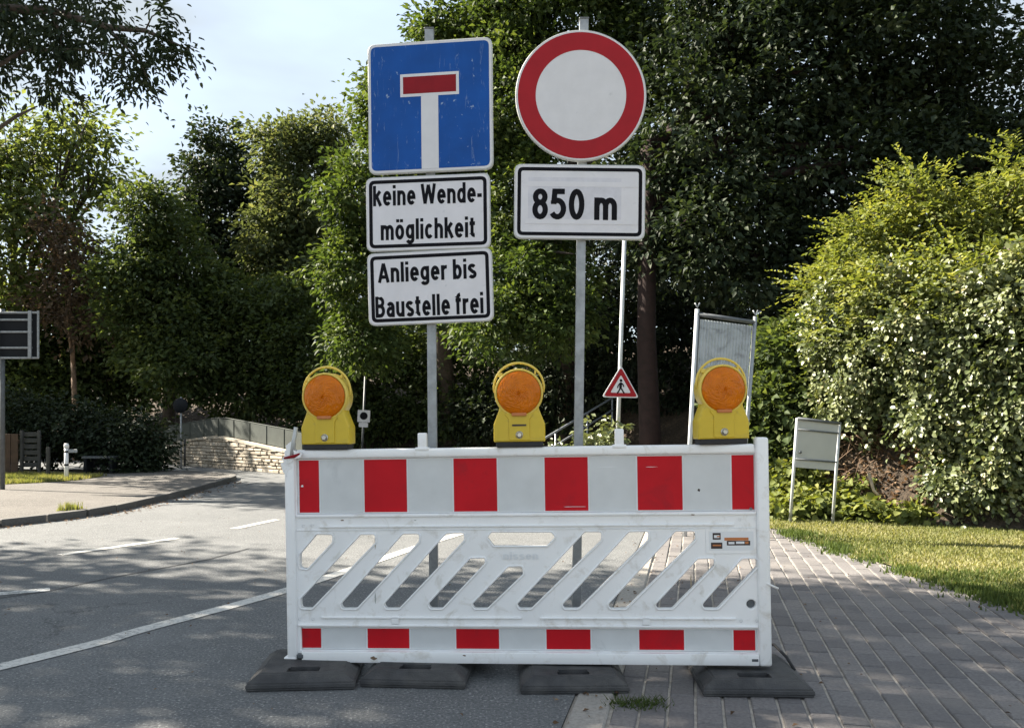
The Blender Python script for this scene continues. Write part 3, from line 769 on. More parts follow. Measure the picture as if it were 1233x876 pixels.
# small fittings
m = MB()
for px, py in ((365.5, 633), (376, 632.5), (890.5, 625), (910, 624.5), (361, 745), (377, 745), (892, 747), (911, 747), (362, 548), (904, 612)):
    x, z = bl(px, py)
    m = MB(); m.lathe([(0.0005, -.0055), (.0035, -.005), (.006, -.002), (.0065, .002)], 10, Matrix.Translation((x, 0, z)) @ Matrix.Rotation(R(-90), 4, 'X') @ Matrix.Scale(-1, 4, (0, 0, 1))); m.build('rivet', M['galv'], bar)
m = MB(); m.lathe([(.0005, .018), (.019, .018)], 18, Matrix.Translation((*bl(904.5, 727)[:1], 0, bl(904.5, 727)[1])) @ Matrix.Rotation(R(-90), 4, 'X'))
m.build('hole_plug', M['galv_dark'], bar)
m = MB(); m.box((bl(363, 790)[0], -.010, lev(790)), (.03, .03, .02), .003); m.build('foot_bracket', M['galv_dark'], bar)
m = MB(); m.box((bl(908, 790)[0], -.012, lev(791)), (.032, .02, .016), .003); m.build('foot_bracket', M['galv_dark'], bar)
# label plate with two emblems and a two-line print
x0, z0 = bl(849, 667); x1, z1 = bl(911, 634)
lp = shape('label_plate', [rrect(x0 + .004, z0 + .004, x1 - .004, z1 - .006, .004)], .003, M['white_plastic'], bar, y=-.0032, bevel=.0006)
shape('sticker', [rrect(bl(854, 666)[0], bl(854, 662)[1], bl(907, 640)[0], bl(904, 639)[1], .002)], .0006, M['plate_plastic'], lp, y=-.0040)
def tag_rect(a, b, c, d, mt, y=-.0046, nm='print'):
    m = MB(); xa, za = bl(a, d); xb, zb_ = bl(c, b); m.box(((xa + xb) / 2, y, (za + zb_) / 2), (xb - xa, .0004, zb_ - za)); return m.build(nm, M[mt], lp)
tag_rect(858, 641, 867.5, 649, 'dark_print'); tag_rect(859.5, 643.5, 866, 647, 'plate_plastic', -.0050)
tag_rect(863, 644.5, 867, 646, 'orange_print', -.0054)
tag_rect(856, 652.5, 869.5, 660, 'dark_print'); tag_rect(858, 655, 868, 656.8, 'orange_print', -.0050)
tag_rect(872, 646.5, 901, 650.2, 'orange_print'); tag_rect(875, 650.3, 903, 656, 'dark_print')
tag_rect(877, 651.8, 884, 654.4, 'plate_plastic', -.0050); tag_rect(886, 651.2, 896, 654.0, 'plate_plastic', -.0050); tag_rect(897, 651.2, 901, 654.0, 'orange_print', -.0050)
text('nissen', (*bl(606, 673), *bl(648, 664)), M['plate_plastic'], bar, 'embossed_name', y=-.0005, depth=.0022)
def scuff(px, py, w_, h_, mt, y, seed, nm='scuff'):
    g_ = random.Random(seed); n_ = 9
    pts_ = [(w_ / 2 * math.cos(6.283 * i / n_) * g_.uniform(.5, 1.1), h_ / 2 * math.sin(6.283 * i / n_) * g_.uniform(.5, 1.1)) for i in range(n_)]
    x_, z_ = bl(px, py); m = MB(); m.prism([(x_ + a_ * BD / F, z_ + b_ * BD / F) for a_, b_ in pts_][::-1], y, y + .0003); m.build(nm, M[mt], bar)
scuff(842, 590, 4.5, 4, 'dark_print', .0116, 1, 'dent'); scuff(451, 790, 9, 5, 'twig', -.0215, 2); scuff(363, 585, 3.5, 4, 'plate_plastic', .0116, 3); scuff(560, 787, 5, 2, 'twig', -.0215, 4)
scuff(732, 562, 26, .8, 'plate_plastic', .0116, 5); scuff(784, 562, 18, .7, 'sign_white', .0116, 6); scuff(690, 610, 44, .8, 'sign_white', .0116, 7); scuff(452, 652, 2.2, 22, 'pale_twig', -.0008, 8); scuff(832, 700, 2.0, 24, 'pale_twig', -.0008, 9); scuff(452, 720, 2.4, 16, 'panel_grey', -.0008, 10)
scuff(412, 626, 5, 2, 'twig', -.0010, 11); scuff(834, 619, 6, 1.6, 'twig', -.0100, 12); scuff(500, 626, 4, 1.5, 'panel_grey', -.001, 13)
# cable tie end, broken latch handle and torn tape on the left post
m = MB(); m.tube([(*bl(914, 697)[:1], -.008, bl(914, 697)[1]), (*bl(924, 702)[:1], -.014, bl(924, 702)[1]), (*bl(936, 707)[:1], -.02, bl(936, 707)[1])], .0052, 6); m.build('cable_tie', M['white_plastic'], bar)
m = MB()
pa, pb = bl(353, 548), bl(357.5, 514)
m.tube([(pa[0], -.012, pa[1]), ((pa[0] + pb[0]) / 2, -.018, (pa[1] + pb[1]) / 2), (pb[0], -.012, pb[1])], [.013, .011, .010], 8)
m.build('latch_handle', M['alu'], bar)
m = MB(); q0, q1 = bl(344, 551), bl(364, 545)
m.tube([(q0[0], -.02, q0[1]), (q1[0] - .03, -.026, q1[1] - .014), (q1[0], -.02, q1[1])], [.005, .008, .004], 6); m.build('latch_strap', M['sign_red_dark'], bar)
m = MB()
def flap(pts, y):
    m = MB(); m.prism([bl(*p) for p in pts], y, y + .002); m.build('torn_tape', M['white_plastic'], bar)
flap([(341, 552), (350, 543), (358, 549), (352, 556), (345, 559)], -.018); flap([(339, 557), (349, 553), (353, 562), (347, 566), (347, 572), (342, 568)], -.014)
flap([(355, 541), (366, 545), (364, 550), (357, 552)], -.024); flap([(346, 536), (352, 531), (354, 546), (347, 549)], -.02); flap([(344, 566), (347, 566), (345.5, 580)], -.012)

# ------------------------------------------------------------------ warning lamps on the barrier
us = BD / F
def make_lamp(label):
    t = thing('warning_lamp', (0, 0, 0), label, 'lamp', group='amber warning lamps on the barrier')
    k = us
    body = rnd_poly([(-31 * k, 6 * k), (31 * k, 6 * k), (31 * k, 27 * k), (23.5 * k, 46 * k), (25 * k, 56 * k), (-25 * k, 56 * k), (-23.5 * k, 46 * k), (-31 * k, 27 * k)], [.006, .006, .02, .03, .01, .01, .03, .02], 4)
    shape('body', [body], .085, M['yellow'], t, bevel=.006, y=-.042)
    m = MB(); m.box((0, 0, 3.2 * k), (57 * k, .08, 6.6 * k), .003); m.build('base_block', M['black_rubber'], t)
    # recessed shoulders / raised centre panel
    pan = rnd_poly([(-12.5 * k, 8 * k), (12.5 * k, 8 * k), (12.5 * k, 33 * k), (18 * k, 40 * k), (-18 * k, 40 * k), (-12.5 * k, 33 * k)], .004, 3)
    shape('front_panel', [pan], .006, M['yellow'], t, bevel=.002, y=-.0465)
    cz = 64.5 * k
    Rx = Matrix.Translation((0, 0, cz)) @ Matrix.Rotation(R(90), 4, 'X')
    m = MB(); m.lathe([(.0005, -.04), (26.5 * k, -.04), (29.3 * k, -.034), (29.3 * k, .038), (28.6 * k, .044), (26.9 * k, .045), (26.6 * k, .036), (.0005, .036)], 56, Rx)
    m.build('lens_housing', M['yellow_pale'], t)
    # prismatic lens: rings of small facets, alternately proud and recessed
    NR_, NS_ = 18, 44; V = []; Fc = []
    for i in range(NR_ + 1):
        u = 1 - i / NR_ * .985; r_ = 26.3 * k * u; z_ = .038 + .030 * math.sqrt(max(0, 1 - u * u * .97))
        for q in range(NS_):
            a = 2 * math.pi * q / NS_
            h_ = random.uniform(-.0011, .0016) if 0 < i else 0
            V.append((r_ * math.cos(a), r_ * math.sin(a), z_ + h_))
    for i in range(NR_):
        for q in range(NS_):
            Fc.append((i * NS_ + q, i * NS_ + (q + 1) % NS_, (i + 1) * NS_ + (q + 1) % NS_, (i + 1) * NS_ + q))
    Fc.append(tuple(NR_ * NS_ + q for q in range(NS_)))
    m = MB(); m.add(V, Fc, Rx); m.build('lens', M['amber'], t)
    m = MB()
    m.box((0, -.048, cz - 25.5 * k), (18 * k, .02, 4 * k), .003); m.build('lens_clip', M['orange_print'], t)
    m = MB(); pts = []
    for i in range(19):
        a = R(-12 + (204) * i / 18); pts.append((30.2 * k * math.cos(a), -.012, cz + 7 * k + 29.5 * k * math.sin(a)))
    m.tube(pts, .0055, 8); m.build('handle', M['yellow_pale'], t)
    for bx, bz, bw in ((20, 24.5, .008), (-22, 22, .02)):
        m = MB(); m.box((bx * k, -.01, cz + bz * k), (bw, .03, .018), .002); m.build('handle_strut', M['yellow_pale'], t)
    m = MB(); Rb = Matrix.Translation((0, 0, 14.5 * k)) @ Matrix.Rotation(R(90), 4, 'X')
    m.lathe([(.017, .046), (.017, .050), (.013, .052)], 16, Rb); m.lathe([(.012, .050), (.012, .057), (.0095, .060), (.0005, .060)], 6, Rb, False); m.build('bolt', M['bolt'], t)
    return t
lamp0 = make_lamp('leftmost amber warning lamp on the barrier, beside the torn tape and latch handle')
for i, (px, py, lb) in enumerate(((394, 537, None), (625.5, 533, 'middle amber warning lamp, on the barrier top rail between the two sign posts'), (869, 530, 'rightmost amber warning lamp, in front of the grey ribbed panel on two posts'))):
    o = lamp0 if i == 0 else copy_tree(lamp0)
    if lb: o['label'] = lb
    p = bar.matrix_world @ Vector((bl(px, py + 1)[0], .022, zt - .0005 + 0.001))
    o.location = p; o.rotation_euler = (0, -.0165, R((-9, -2, 6)[i]))
lamps = [o for o in COL.objects if o.name.startswith('warning_lamp')]
m = MB(); m.box((0, -.0475, 26 * us), (17 * us, .002, 2.2 * us)); m.build('name_strip', M['dark_print'], lamps[1])

# ------------------------------------------------------------------ rubber base plates
def plate_mesh(D_):
    W_, Hh = .47, .070
    def ring(w_, d_, z): return [(-w_ / 2, -d_ / 2, z), (w_ / 2, -d_ / 2, z), (w_ / 2, d_ / 2, z), (-w_ / 2, d_ / 2, z)]
    f_ = -D_ / 2; sx, sy0, sy1 = .070, f_ + .056, f_ + .125
    V = ring(W_ - .02, D_ - .02, 0) + ring(W_, D_, .010) + ring(W_ - .006, D_ - .006, .034) + ring(W_ - .11, D_ - .08, Hh)
    V += [(-sx, sy0, Hh), (sx, sy0, Hh), (sx, sy1, Hh), (-sx, sy1, Hh)] + [(-sx, sy0, .03), (sx, sy0, .03), (sx, sy1, .03), (-sx, sy1, .03)]
    Fc = [(3, 2, 1, 0)]
    for a in (0, 4, 8): Fc += [(a + i, a + (i + 1) % 4, a + 4 + (i + 1) % 4, a + 4 + i) for i in range(4)]
    Fc += [(12 + i, 12 + (i + 1) % 4, 16 + (i + 1) % 4, 16 + i) for i in range(4)]
    Fc += [(16 + i, 16 + (i + 1) % 4, 20 + (i + 1) % 4, 20 + i) for i in range(4)] + [(20, 21, 22, 23)]
    bm = bmesh.new(); vv = [bm.verts.new(v) for v in V]
    for f in Fc: bm.faces.new([vv[i] for i in f])
    bmesh.ops.recalc_face_normals(bm, faces=bm.faces)
    eds = [e for e in bm.edges if e.calc_length() > .12 and min(v.co.z for v in e.verts) > .005 and max(abs(v.co.x) for v in e.verts) > .1]
    bmesh.ops.bevel(bm, geom=eds, offset=.006, segments=2, affect='EDGES')
    mb_ = MB(); mb_.bm(bm); me = mb_.mesh('base_plate'); me.materials.append(M['plate_rubber']); return me
pm_s, pm_l = plate_mesh(.46), plate_mesh(.74)
def plate(px, py, rz, label, z=0.0, dy=0.0, long=True):
    p = G(px, py); y_ = p.y + (.37 if long else .23)
    o = bpy.data.objects.new('base_plate', pm_l if long else pm_s); link(o)
    o.location = (p.x * y_ / p.y * .5 + p.x * .5, y_ + dy, z); o.rotation_euler = (0, 0, rz)
    return tag(o, label, 'base plate', 'rubber base plates on the ground')
plate(365, 832, R(4), 'black rubber base plate under the left end of the barrier', long=False)
fr_ = plate(907, 840, R(-2), 'black rubber base plate under the right end of the barrier, on the paving', long=False)
plate(509, 829, R(-4), 'lower rubber base plate of the left stack, holding the blue sign post')
plate(530, 829, R(3), 'upper rubber base plate of the left stack, holding the blue sign post', z=.071, dy=.20)
plate(687, 836, R(1), 'lower rubber base plate of the right stack, holding the round sign post')
plate(680, 836, R(4), 'upper rubber base plate of the right stack, holding the round sign post', z=.071, dy=.235)
m = MB(); m.tube([(.10, .20, .06), (.13, .215, .10), (.18, .20, .11), (.215, .12, .075), (.228, .04, .04)], .007, 6); m.build('carry_rope', M['black_rubber'], fr_)
m = MB(); m.box((.09, .205, .085), (.12, .03, .02), .004); m.build('carry_bar', M['black_rubber'], fr_)

# ------------------------------------------------------------------ sign posts and signs
SDp = 4.1; ss = SDp / F
def post(name, top, bot, label, wpx=10.5):
    a = P(*bot, SDp + .05); b = P(*top, SDp + .05); zb_ = .15
    u = (zb_ - a.z) / (b.z - a.z); base = a + (b - a) * u
    t = thing(name, base, label, 'sign post')
    d = b - base; m = MB(); r = wpx * ss / 2
    # square hollow section
    ax = Vector((r, 0, 0)); ay = Vector((0, r, 0))
    V = []; 
    for q in (Vector((0, 0, -.1)), d): V += [q - ax - ay, q + ax - ay, q + ax + ay, q - ax + ay]
    m.add(V, [(0, 1, 5, 4), (1, 2, 6, 5), (2, 3, 7, 6), (3, 0, 4, 7), (4, 5, 6, 7)])
    m.build('pole', M['galv'], t)
    m = MB(); m.box(tuple(d + Vector((0, 0, .003))), (2.3 * r, 2.3 * r, .008), .002); m.build('cap', M['galv_dark'], t)
    return t
post('sign_post', (517, 37), (522.5, 700), 'galvanised square post carrying the blue sign and its two text plates')
post('sign_post', (703, 25), (694, 700), 'galvanised square post carrying the round sign and the 850 m plate')
def sign(name, cpx, wpx, hpx, rpx, yaw, roll, label, face='sign_white', rim='alu', loops=None, d=SDp):
    t = thing(name, P(*cpx, d), label, 'sign', (0, roll, yaw))
    k = d / F
    lo = lambda e: loops(e) if loops else [rrect(-wpx / 2 * k + e, -hpx / 2 * k + e, wpx / 2 * k - e, hpx / 2 * k - e, rpx * k)]
    shape('rim', lo(0), .020, M[rim], t, bevel=.0035, y=0.0)
    shape('face', lo(.0055), .0006, M[face], t, y=-.0010)
    for dz in (.28, -.28):
        m = MB(); m.box((0, .030, dz * hpx * k), (.16, .022, .03), .003); m.build('clamp', M['galv_dark'], t)
    return t, k
# dead-end sign
t, k = sign('dead_end_sign', (517.5, 128), 153, 158, 10, R(-7), -.010, 'square blue dead-end sign with white T and red bar, scratched, on the left post', 'sign_white')
s_ = lambda x, y: ((x - 517.5) * k, (128 - y) * k)
shape('blue_field', [rrect(-72.6 * k, -75 * k, 72.6 * k, 75 * k, 7 * k)], .0006, M['sign_blue'], t, y=-.0018)
m = MB(); m.box((0, -.0024, (-75 * k + 14 * k) / 2), (21 * k, .0006, 89 * k)); m.build('white_stem', M['sign_white'], t)
m = MB(); m.box((0, -.0027, 26.2 * k), (72 * k, .0006, 27.5 * k)); m.build('bar_border', M['sign_white'], t)
m = MB(); m.box((0, -.0035, 26.2 * k), (65 * k, .0006, 20.5 * k)); m.build('red_bar', M['sign_red_dark'], t)
def plate_sign(name, cpx, w_, h_, yaw, roll, label, face='sign_white_new'):
    t, k = sign(name, cpx, w_, h_, 9, yaw, roll, label, face)
    a, b = w_ / 2 * k, h_ / 2 * k
    shape('black_border', [rrect(-a + 4 * k, -b + 4 * k, a - 4 * k, b - 4 * k, 7 * k), rrect(-a + 8.2 * k, -b + 8.2 * k, a - 8.2 * k, b - 8.2 * k, 3 * k)], .0006, M['sign_black'], t, y=-.0018)
    return t, k
t, k = plate_sign('text_plate', (515, 256), 152, 90, R(-6), -.012, 'white plate reading keine Wendemöglichkeit, directly under the blue sign')
def fit(t, k, c, body, x0, y0, x1, y1):   # ink box in photo pixels, relative to the sign centre
    text(body, ((x0 - c[0]) * k, (c[1] - y1) * k, (x1 - c[0]) * k, (c[1] - y0) * k), M['sign_black'], t, y=-.0013)
c = (515, 256)
fit(t, k, c, 'keine Wende-', 448, 221, 581, 247); fit(t, k, c, 'möglichkeit', 457, 262.5, 572.5, 293)
t, k = plate_sign('text_plate', (517.5, 345.5), 153, 88, R(-6), -.030, 'white plate reading Anlieger bis Baustelle frei, lowest on the left post')
c = (517.5, 345.5)
fit(t, k, c, 'Anlieger bis', 454, 313.5, 575, 343); fit(t, k, c, 'Baustelle frei', 450, 354, 582, 380)
# round prohibition sign and its distance plate
Rr = 79
t, k = sign('no_vehicles_sign', (699.5, 115), 158, 158, 5, R(0), .0, 'round white sign with a broad red ring and no symbol, on the right post', 'sign_white', loops=lambda e: [circ(0, 0, Rr * ss - e, 96)])
shape('red_ring', [circ(0, 0, 76 * k, 96), circ(0, 0, 54.5 * k, 96)], .0006, M['sign_red'], t, y=-.0018)
t, k = plate_sign('distance_plate', (698, 243), 158, 90, R(0), .012, 'white plate with black border reading 850 m, under the round sign')
m = MB(); m.box((-6 * k, -.0018, 1 * k), (112 * k, .0006, 56 * k)); m.build('overlay', M['sign_tape'], t)
c = (698, 243); text('850 m', ((641 - 698) * k, (243 - 265) * k, (743 - 698) * k, (243 - 227.5) * k), M['sign_black'], t, y=-.0025)
for zz in (21, -24):
    m = MB(); m.box((2 * k, -.0025, zz * k), (136 * k, .0005, 6 * k)); m.build('tape_strip', M['sign_white_new'], t)

# ------------------------------------------------------------------ small signs behind the barrier
# pedestrian warning triangle on a thin leaning pole
d = 12.5; a = P(743.8, 520, d); b = P(752.5, 272, d); u = (0.0 - a.z) / (b.z - a.z); base = a + (b - a) * u
t = thing('sign_post', base, 'thin pale leaning pole behind the barrier carrying the small red triangle', 'sign post')
m = MB(); m.tube([Vector((0, 0, -.1)), b - base], .031, 10); m.build('pole', M['pale_pole'], t)
d -= .06
tp = thing('pedestrian_sign', P(747.5, 461, d), 'small red-edged triangle sign with a black walking figure, on the thin pole', 'sign', (0, .02, 0))
k = d / F
def tri(r): 
    return rnd_poly([(r * math.cos(R(a_)), r * math.sin(R(a_)) - 0 * r) for a_ in (90, 210, 330)], .10 * r, 4)
dzc = -4.5 * k
sh = lambda lp, dx=0, dz=0: [(x + dx, z + dz) for x, z in lp]
shape('rim', [sh(tri(26 * k), 0, dzc)], .02, M['sign_white'], tp, bevel=.002)
shape('red_edge', [sh(tri(23.5 * k), 0, dzc), sh(tri(14.5 * k), 0, dzc)], .001, M['sign_red'], tp, y=-.0022)
shape('face', [sh(tri(14.3 * k), 0, dzc)], .001, M['sign_white_new'], tp, y=-.0018)
m = MB()
def stroke(pts, wd): 
    for (xa, za), (xb, zb_) in zip(pts[:-1], pts[1:]):
        dv = Vector((xb - xa, zb_ - za)); nv = Vector((-dv.y, dv.x)).normalized() * wd / 2
        m.prism([((xa + nv.x) * k, (za + nv.y) * k + dzc), ((xa - nv.x) * k, (za - nv.y) * k + dzc), ((xb - nv.x) * k, (zb_ - nv.y) * k + dzc), ((xb + nv.x) * k, (zb_ + nv.y) * k + dzc)], -.0042, -.0030)
stroke([(0, 5), (-.3, -1)], 3.2); stroke([(-.3, -1), (2, -4), (4.4, -8)], 1.7); stroke([(-.5, -1), (-1.8, -4.5), (-4.2, -8)], 1.7)
stroke([(0, 5), (-3, 2), (-3.8, -1.5)], 1.4); stroke([(.2, 5), (2.8, 2.6), (3.8, 0)], 1.4)
m.prism([(x * k, z * k + dzc) for x, z in circ(.2, 7.6, 1.7, 10)], -.0042, -.0030)
m.build('walking_figure', M['sign_black'], tp)

# ribbed panel on two leaning posts (seen from behind, between barrier and bank)
d = 8.2
def leg(pa, pb, rad, mt, t, zt_=None):
    a = P(*pa, d); b = P(*pb, d); u = (-.02 - b.z) / (a.z - b.z); e = b + (a - b) * u
    m = MB(); m.tube([e - t.location, a - t.location], rad, 8); m.build('leg', M[mt], t)
t = thing('panel_stand', (P(868, 500, d).x, d, 0), 'grey ribbed sheet in a dark frame on two thin posts behind the right lamp', 'panel')
leg((839.5, 372), (831, 528), .022, 'pale_pole', t); leg((909.5, 381), (902, 480), .020, 'galv', t)
m = MB()
for (px, py) in ((839.7, 370), (909.7, 379)):
    q = P(px, py, d) - t.location
    m = MB(); m.tube([q + Vector((-.024, 0, .045)), q, q + Vector((.024, 0, .045))], .008, 6); m.build('fork_tip', M['galv'], t)
m = MB(); m.tube([P(840, 378, d) - t.location, P(909, 388, d) - t.location], .022, 6); m.build('frame_bar', M['galv_dark'], t)
m = MB(); m.tube([P(908, 384, d) - t.location, P(902, 470, d) - t.location], .012, 6); m.build('frame_bar', M['galv_dark'], t)
m = MB(); m.tube([P(841, 380, d) - t.location, P(837, 470, d) - t.location], .014, 6); m.build('frame_bar', M['galv_dark'], t)
# ribs built as real folds
q = [P(843, 384, d), P(905, 392, d), P(899, 474, d), P(838, 470, d)]; m = MB(); V = []; Fc = []; NR = 34
for i in range(NR + 1):
    u = i / NR; yo = (.005 if i % 2 else -.005)
    for pz in (q[0].lerp(q[1], u), q[3].lerp(q[2], u)): V.append(pz - t.location + Vector((0, yo, 0)))
Fc = [(2 * i, 2 * i + 2, 2 * i + 3, 2 * i + 1) for i in range(NR)]
m.add(V, Fc); m.build('ribbed_sheet', M['corr'], t)

# grey board on two legs at the foot of the ivy
d = 9.2
t = thing('board_stand', (P(982, 560, d).x, d, 0), 'pale grey blank board with dark crossbars on two legs by the ivy bank', 'board')
leg((960, 503), (952, 620), .018, 'pale_pole', t); leg((1011, 508), (1003, 622), .018, 'pale_pole', t)
q = [P(961, 505, d), P(1009, 511, d), P(1004, 566, d), P(957, 562, d)]
m = MB(); V = [p_ - t.location + Vector((0, y_, 0)) for y_ in (-.022, -.012) for p_ in q]; m.add(V, [(0, 1, 2, 3), (7, 6, 5, 4), (0, 4, 5, 1), (1, 5, 6, 2), (2, 6, 7, 3), (3, 7, 4, 0)]); m.build('board', M['panel_grey'], t)
for (pa, pb, r_) in (((959.5, 503.5), (1010.5, 509.5), .018), ((960, 516.5), (1009, 521.5), .010), ((957, 552), (1006, 556), .010)):
    m = MB(); m.tube([P(*pa, d) - t.location + Vector((0, -.03, 0)), P(*pb, d) - t.location + Vector((0, -.03, 0))], r_, 6); m.build('crossbar', M['galv_dark'], t)
m = MB(); m.tube([P(962.5, 544, d) - t.location + Vector((0, -.035, 0)), P(962.5, 544, d) - t.location + Vector((0, -.02, 0))], .016, 8); m.build('knob', M['galv_dark'], t)

# stair handrail climbing the bank
def rail_line(t, pts, r_, nm, mt): 
    m = MB(); m.tube([p_ - t.location for p_ in pts], r_, 6); return m.build(nm, M[mt], t)
A0, A1 = P(655, 528, 13.0), P(737, 479, 15.0)
t = thing('handrail', (A0.x, A0.y, HZt(A0.x, A0.y)), 'grey stair handrail climbing through the dark undergrowth behind the barrier', 'handrail')
low = Vector((0, 0, -.22))
rail_line(t, [A0 + (A0 - A1) * .4, A0, A1], .018, 'top_bar', 'galv'); rail_line(t, [A0 + low + (A0 - A1) * .4, A0 + low, A1 + low], .016, 'lower_bar', 'galv')
for u in (-.35, .15, .6, 1.0):
    p_ = A0.lerp(A1, u); rail_line(t, [Vector((p_.x, p_.y, min(HZt(p_.x, p_.y), p_.z - .8) - .1)), p_], .016, 'upright', 'galv')

# ------------------------------------------------------------------ far left: stone wall, fence, posts, bollard
A, B = Vector((-8.75, 20.6)), Vector((-4.3, 16.65)); WD = (B - A).normalized(); WN = Vector((WD.y, -WD.x)); WL = (B - A).length
if WN.y > 0: WN = -WN
def wtop(s):      # wall height along its length
    u = s / WL; return float(np.interp(u, [0, .12, .42, .5, 1], [.46, .56, .72, .72, .44]))
tw = thing('stone_wall', (A.x, A.y, 0), 'low sunlit sandstone wall with a humped top at the road bend', 'wall')
poly = [(0, -.1), (WL, -.1)] + [(WL * (1 - i / 20), wtop(WL * (1 - i / 20)) - .02) for i in range(21)]
Wm = Matrix(((WD.x, -WN.x, 0, 0), (WD.y, -WN.y, 0, 0), (0, 0, 1, 0), (0, 0, 0, 1)))   # local y points away from the viewer
m = MB(); m.prism(poly, .02, .30, Wm); m.build('core', M['stone_joint'], tw)
z = 0; row = 0; gs = random.Random(5); cnt = 0
while z < .7:
    hh = gs.uniform(.06, .105); s0 = -gs.uniform(0, .2)
    while s0 < WL:
        ln = gs.uniform(.11, .32) * (1.5 if gs.random() < .15 else 1); a_, b_ = max(0, s0 + .006), min(WL, s0 + ln - .006)
        tp_ = min(z + hh - .010, wtop((a_ + b_) / 2) - .055)
        if b_ - a_ > .05 and tp_ - z > .025:
            m = MB(); pr_ = gs.uniform(0, .04); tp_ -= gs.uniform(0, .010); m.box(((a_ + b_) / 2, .03 - pr_ / 2, (z + tp_) / 2), (b_ - a_, .06 + pr_, tp_ - z), .010, Wm); m.build('stone', M['stone'], tw); cnt += 1
        s0 += ln
    z += hh
for i in range(12):
    a_, b_ = WL * i / 12 + .004, WL * (i + 1) / 12 - .004; z1, z2 = wtop(a_), wtop(b_)
    m = MB(); m.add([(a_, -.03, z1 - .05), (b_, -.03, z2 - .05), (b_, .33, z2 - .05), (a_, .33, z1 - .05), (a_, -.03, z1), (b_, -.03, z2), (b_, .33, z2), (a_, .33, z1)],
        [(3, 2, 1, 0), (4, 5, 6, 7), (0, 1, 5, 4), (1, 2, 6, 5), (2, 3, 7, 6), (3, 0, 4, 7)], Wm); m.build('coping_stone', M['stone'], tw)
tf = thing('fence', (A.x, A.y, wtop(0)), 'green-grey panel fence running along the top of the stone wall', 'fence')
NP = 9
for i in range(NP):
    a_, b_ = WL * i / NP + .012, WL * (i + 1) / NP - .012; z1, z2 = wtop(a_), wtop(b_); z0 = wtop(0)
    m = MB(); m.add([(a_, .12, z1 + .02 - z0), (b_, .12, z2 + .02 - z0), (b_, .12, z2 + .40 - z0), (a_, .12, z1 + .40 - z0), (a_, .135, z1 + .02 - z0), (b_, .135, z2 + .02 - z0), (b_, .135, z2 + .40 - z0), (a_, .135, z1 + .40 - z0)],
        [(0, 1, 2, 3), (7, 6, 5, 4), (3, 2, 6, 7), (0, 4, 5, 1), (0, 3, 7, 4), (1, 5, 6, 2)], Wm); m.build('panel', M['fence_green'], tf)
for i in range(NP + 1):
    s0 = min(WL - .01, max(.01, WL * i / NP)); m = MB(); m.box((s0, .128, wtop(s0) - wtop(0) + .20), (.022, .04, .42), .004, Wm); m.build('post', M['fence_green'], tf)
m = MB(); m.tube([Wm @ Vector((WL * i / 12, .128, wtop(WL * i / 12) - wtop(0) + .415)) for i in range(13)], .012, 6); m.build('top_bar', M['fence_green'], tf)
c_ = P(212, 512, 21.5)
t = thing('utility_cabinet', (c_.x, c_.y, 0), 'small grey cabinet standing behind the left end of the stone wall', 'cabinet')
m = MB(); m.box((0, 0, .42), (.26, .3, .96), .01); m.build('body', M['galv'], t); m = MB(); m.box((0, 0, .92), (.30, .34, .04), .01); m.build('lid', M['galv_dark'], t)
# road sign seen from behind in front of the wall
p_ = G(218, 562)
t = thing('sign_post', p_, 'thin grey post with a dark round sign back, in front of the stone wall', 'sign post')
m = MB(); m.tube([(0, 0, -.1), (0, 0, 1.62)], .022, 8); m.build('pole', M['galv'], t)
m = MB(); m.lathe([(.0005, .012), (.17, .012), (.175, .0), (.17, -.012), (.0005, -.012)], 24, Matrix.Translation((0, -.035, 1.42)) @ Matrix.Rotation(R(90), 4, 'X')); m.build('round_plate', M['dark_paint'], t)
p_ = G(222.5, 561)
o = MB(); o.tube([(0, 0, -.1), (0, 0, .64)], .025, 8); o = o.build('marker_post', M['wood_grey'], loc=p_); tag(o, 'short grey post close beside the thin sign post at the stone wall', 'post')
# no-stopping sign on the far bank
d = 18.4; base = P(435, 560, d); base.z = 0
t = thing('sign_post', base, 'distant thin pole with a small white square sign, right of the leftmost lamp', 'sign post')
m = MB(); m.tube([Vector((0, 0, -.1)), P(440, 452, d) - base], .026, 8); m.build('pole', M['galv_dark'], t)
k = d / F
ts = thing('parking_sign', P(438, 501, d - .06), 'small white square sign with a dark round symbol and a plate below, far behind', 'sign', (0, .05, 0))
shape('face', [rrect(-7.5 * k, -7 * k, 7.5 * k, 7.5 * k, .02)], .02, M['sign_white'], ts); shape('round_symbol', [circ(0, .5 * k, 4.6 * k, 24)], .004, M['sign_black'], ts, y=-.006)
shape('lower_plate', [rrect(-5.5 * k, -13 * k, 5.5 * k, -7.6 * k, .015)], .02, M['sign_white'], ts)
# bollard
p_ = G(80, 577, .070)
t = thing('bollard', p_, 'white marker post with dark bands on the far left grass edge', 'post')
m = MB(); m.tube([(0, 0, -.05), (0, 0, .55)], .035, 10); m.lathe([(.035, .55), (.042, .555), (.042, .60), (.030, .63), (.0005, .635)], 12); m.build('shaft', M['white_plastic'], t)
for zz in (.24, .47):
    m = MB(); m.lathe([(.0365, zz), (.0365, zz + .035)], 12); m.build('band', M['dark_paint'], t)
m = MB(); m.box((.11, 0, .50), (.16, .02, .06), .004); m.build('side_plate', M['galv'], t)
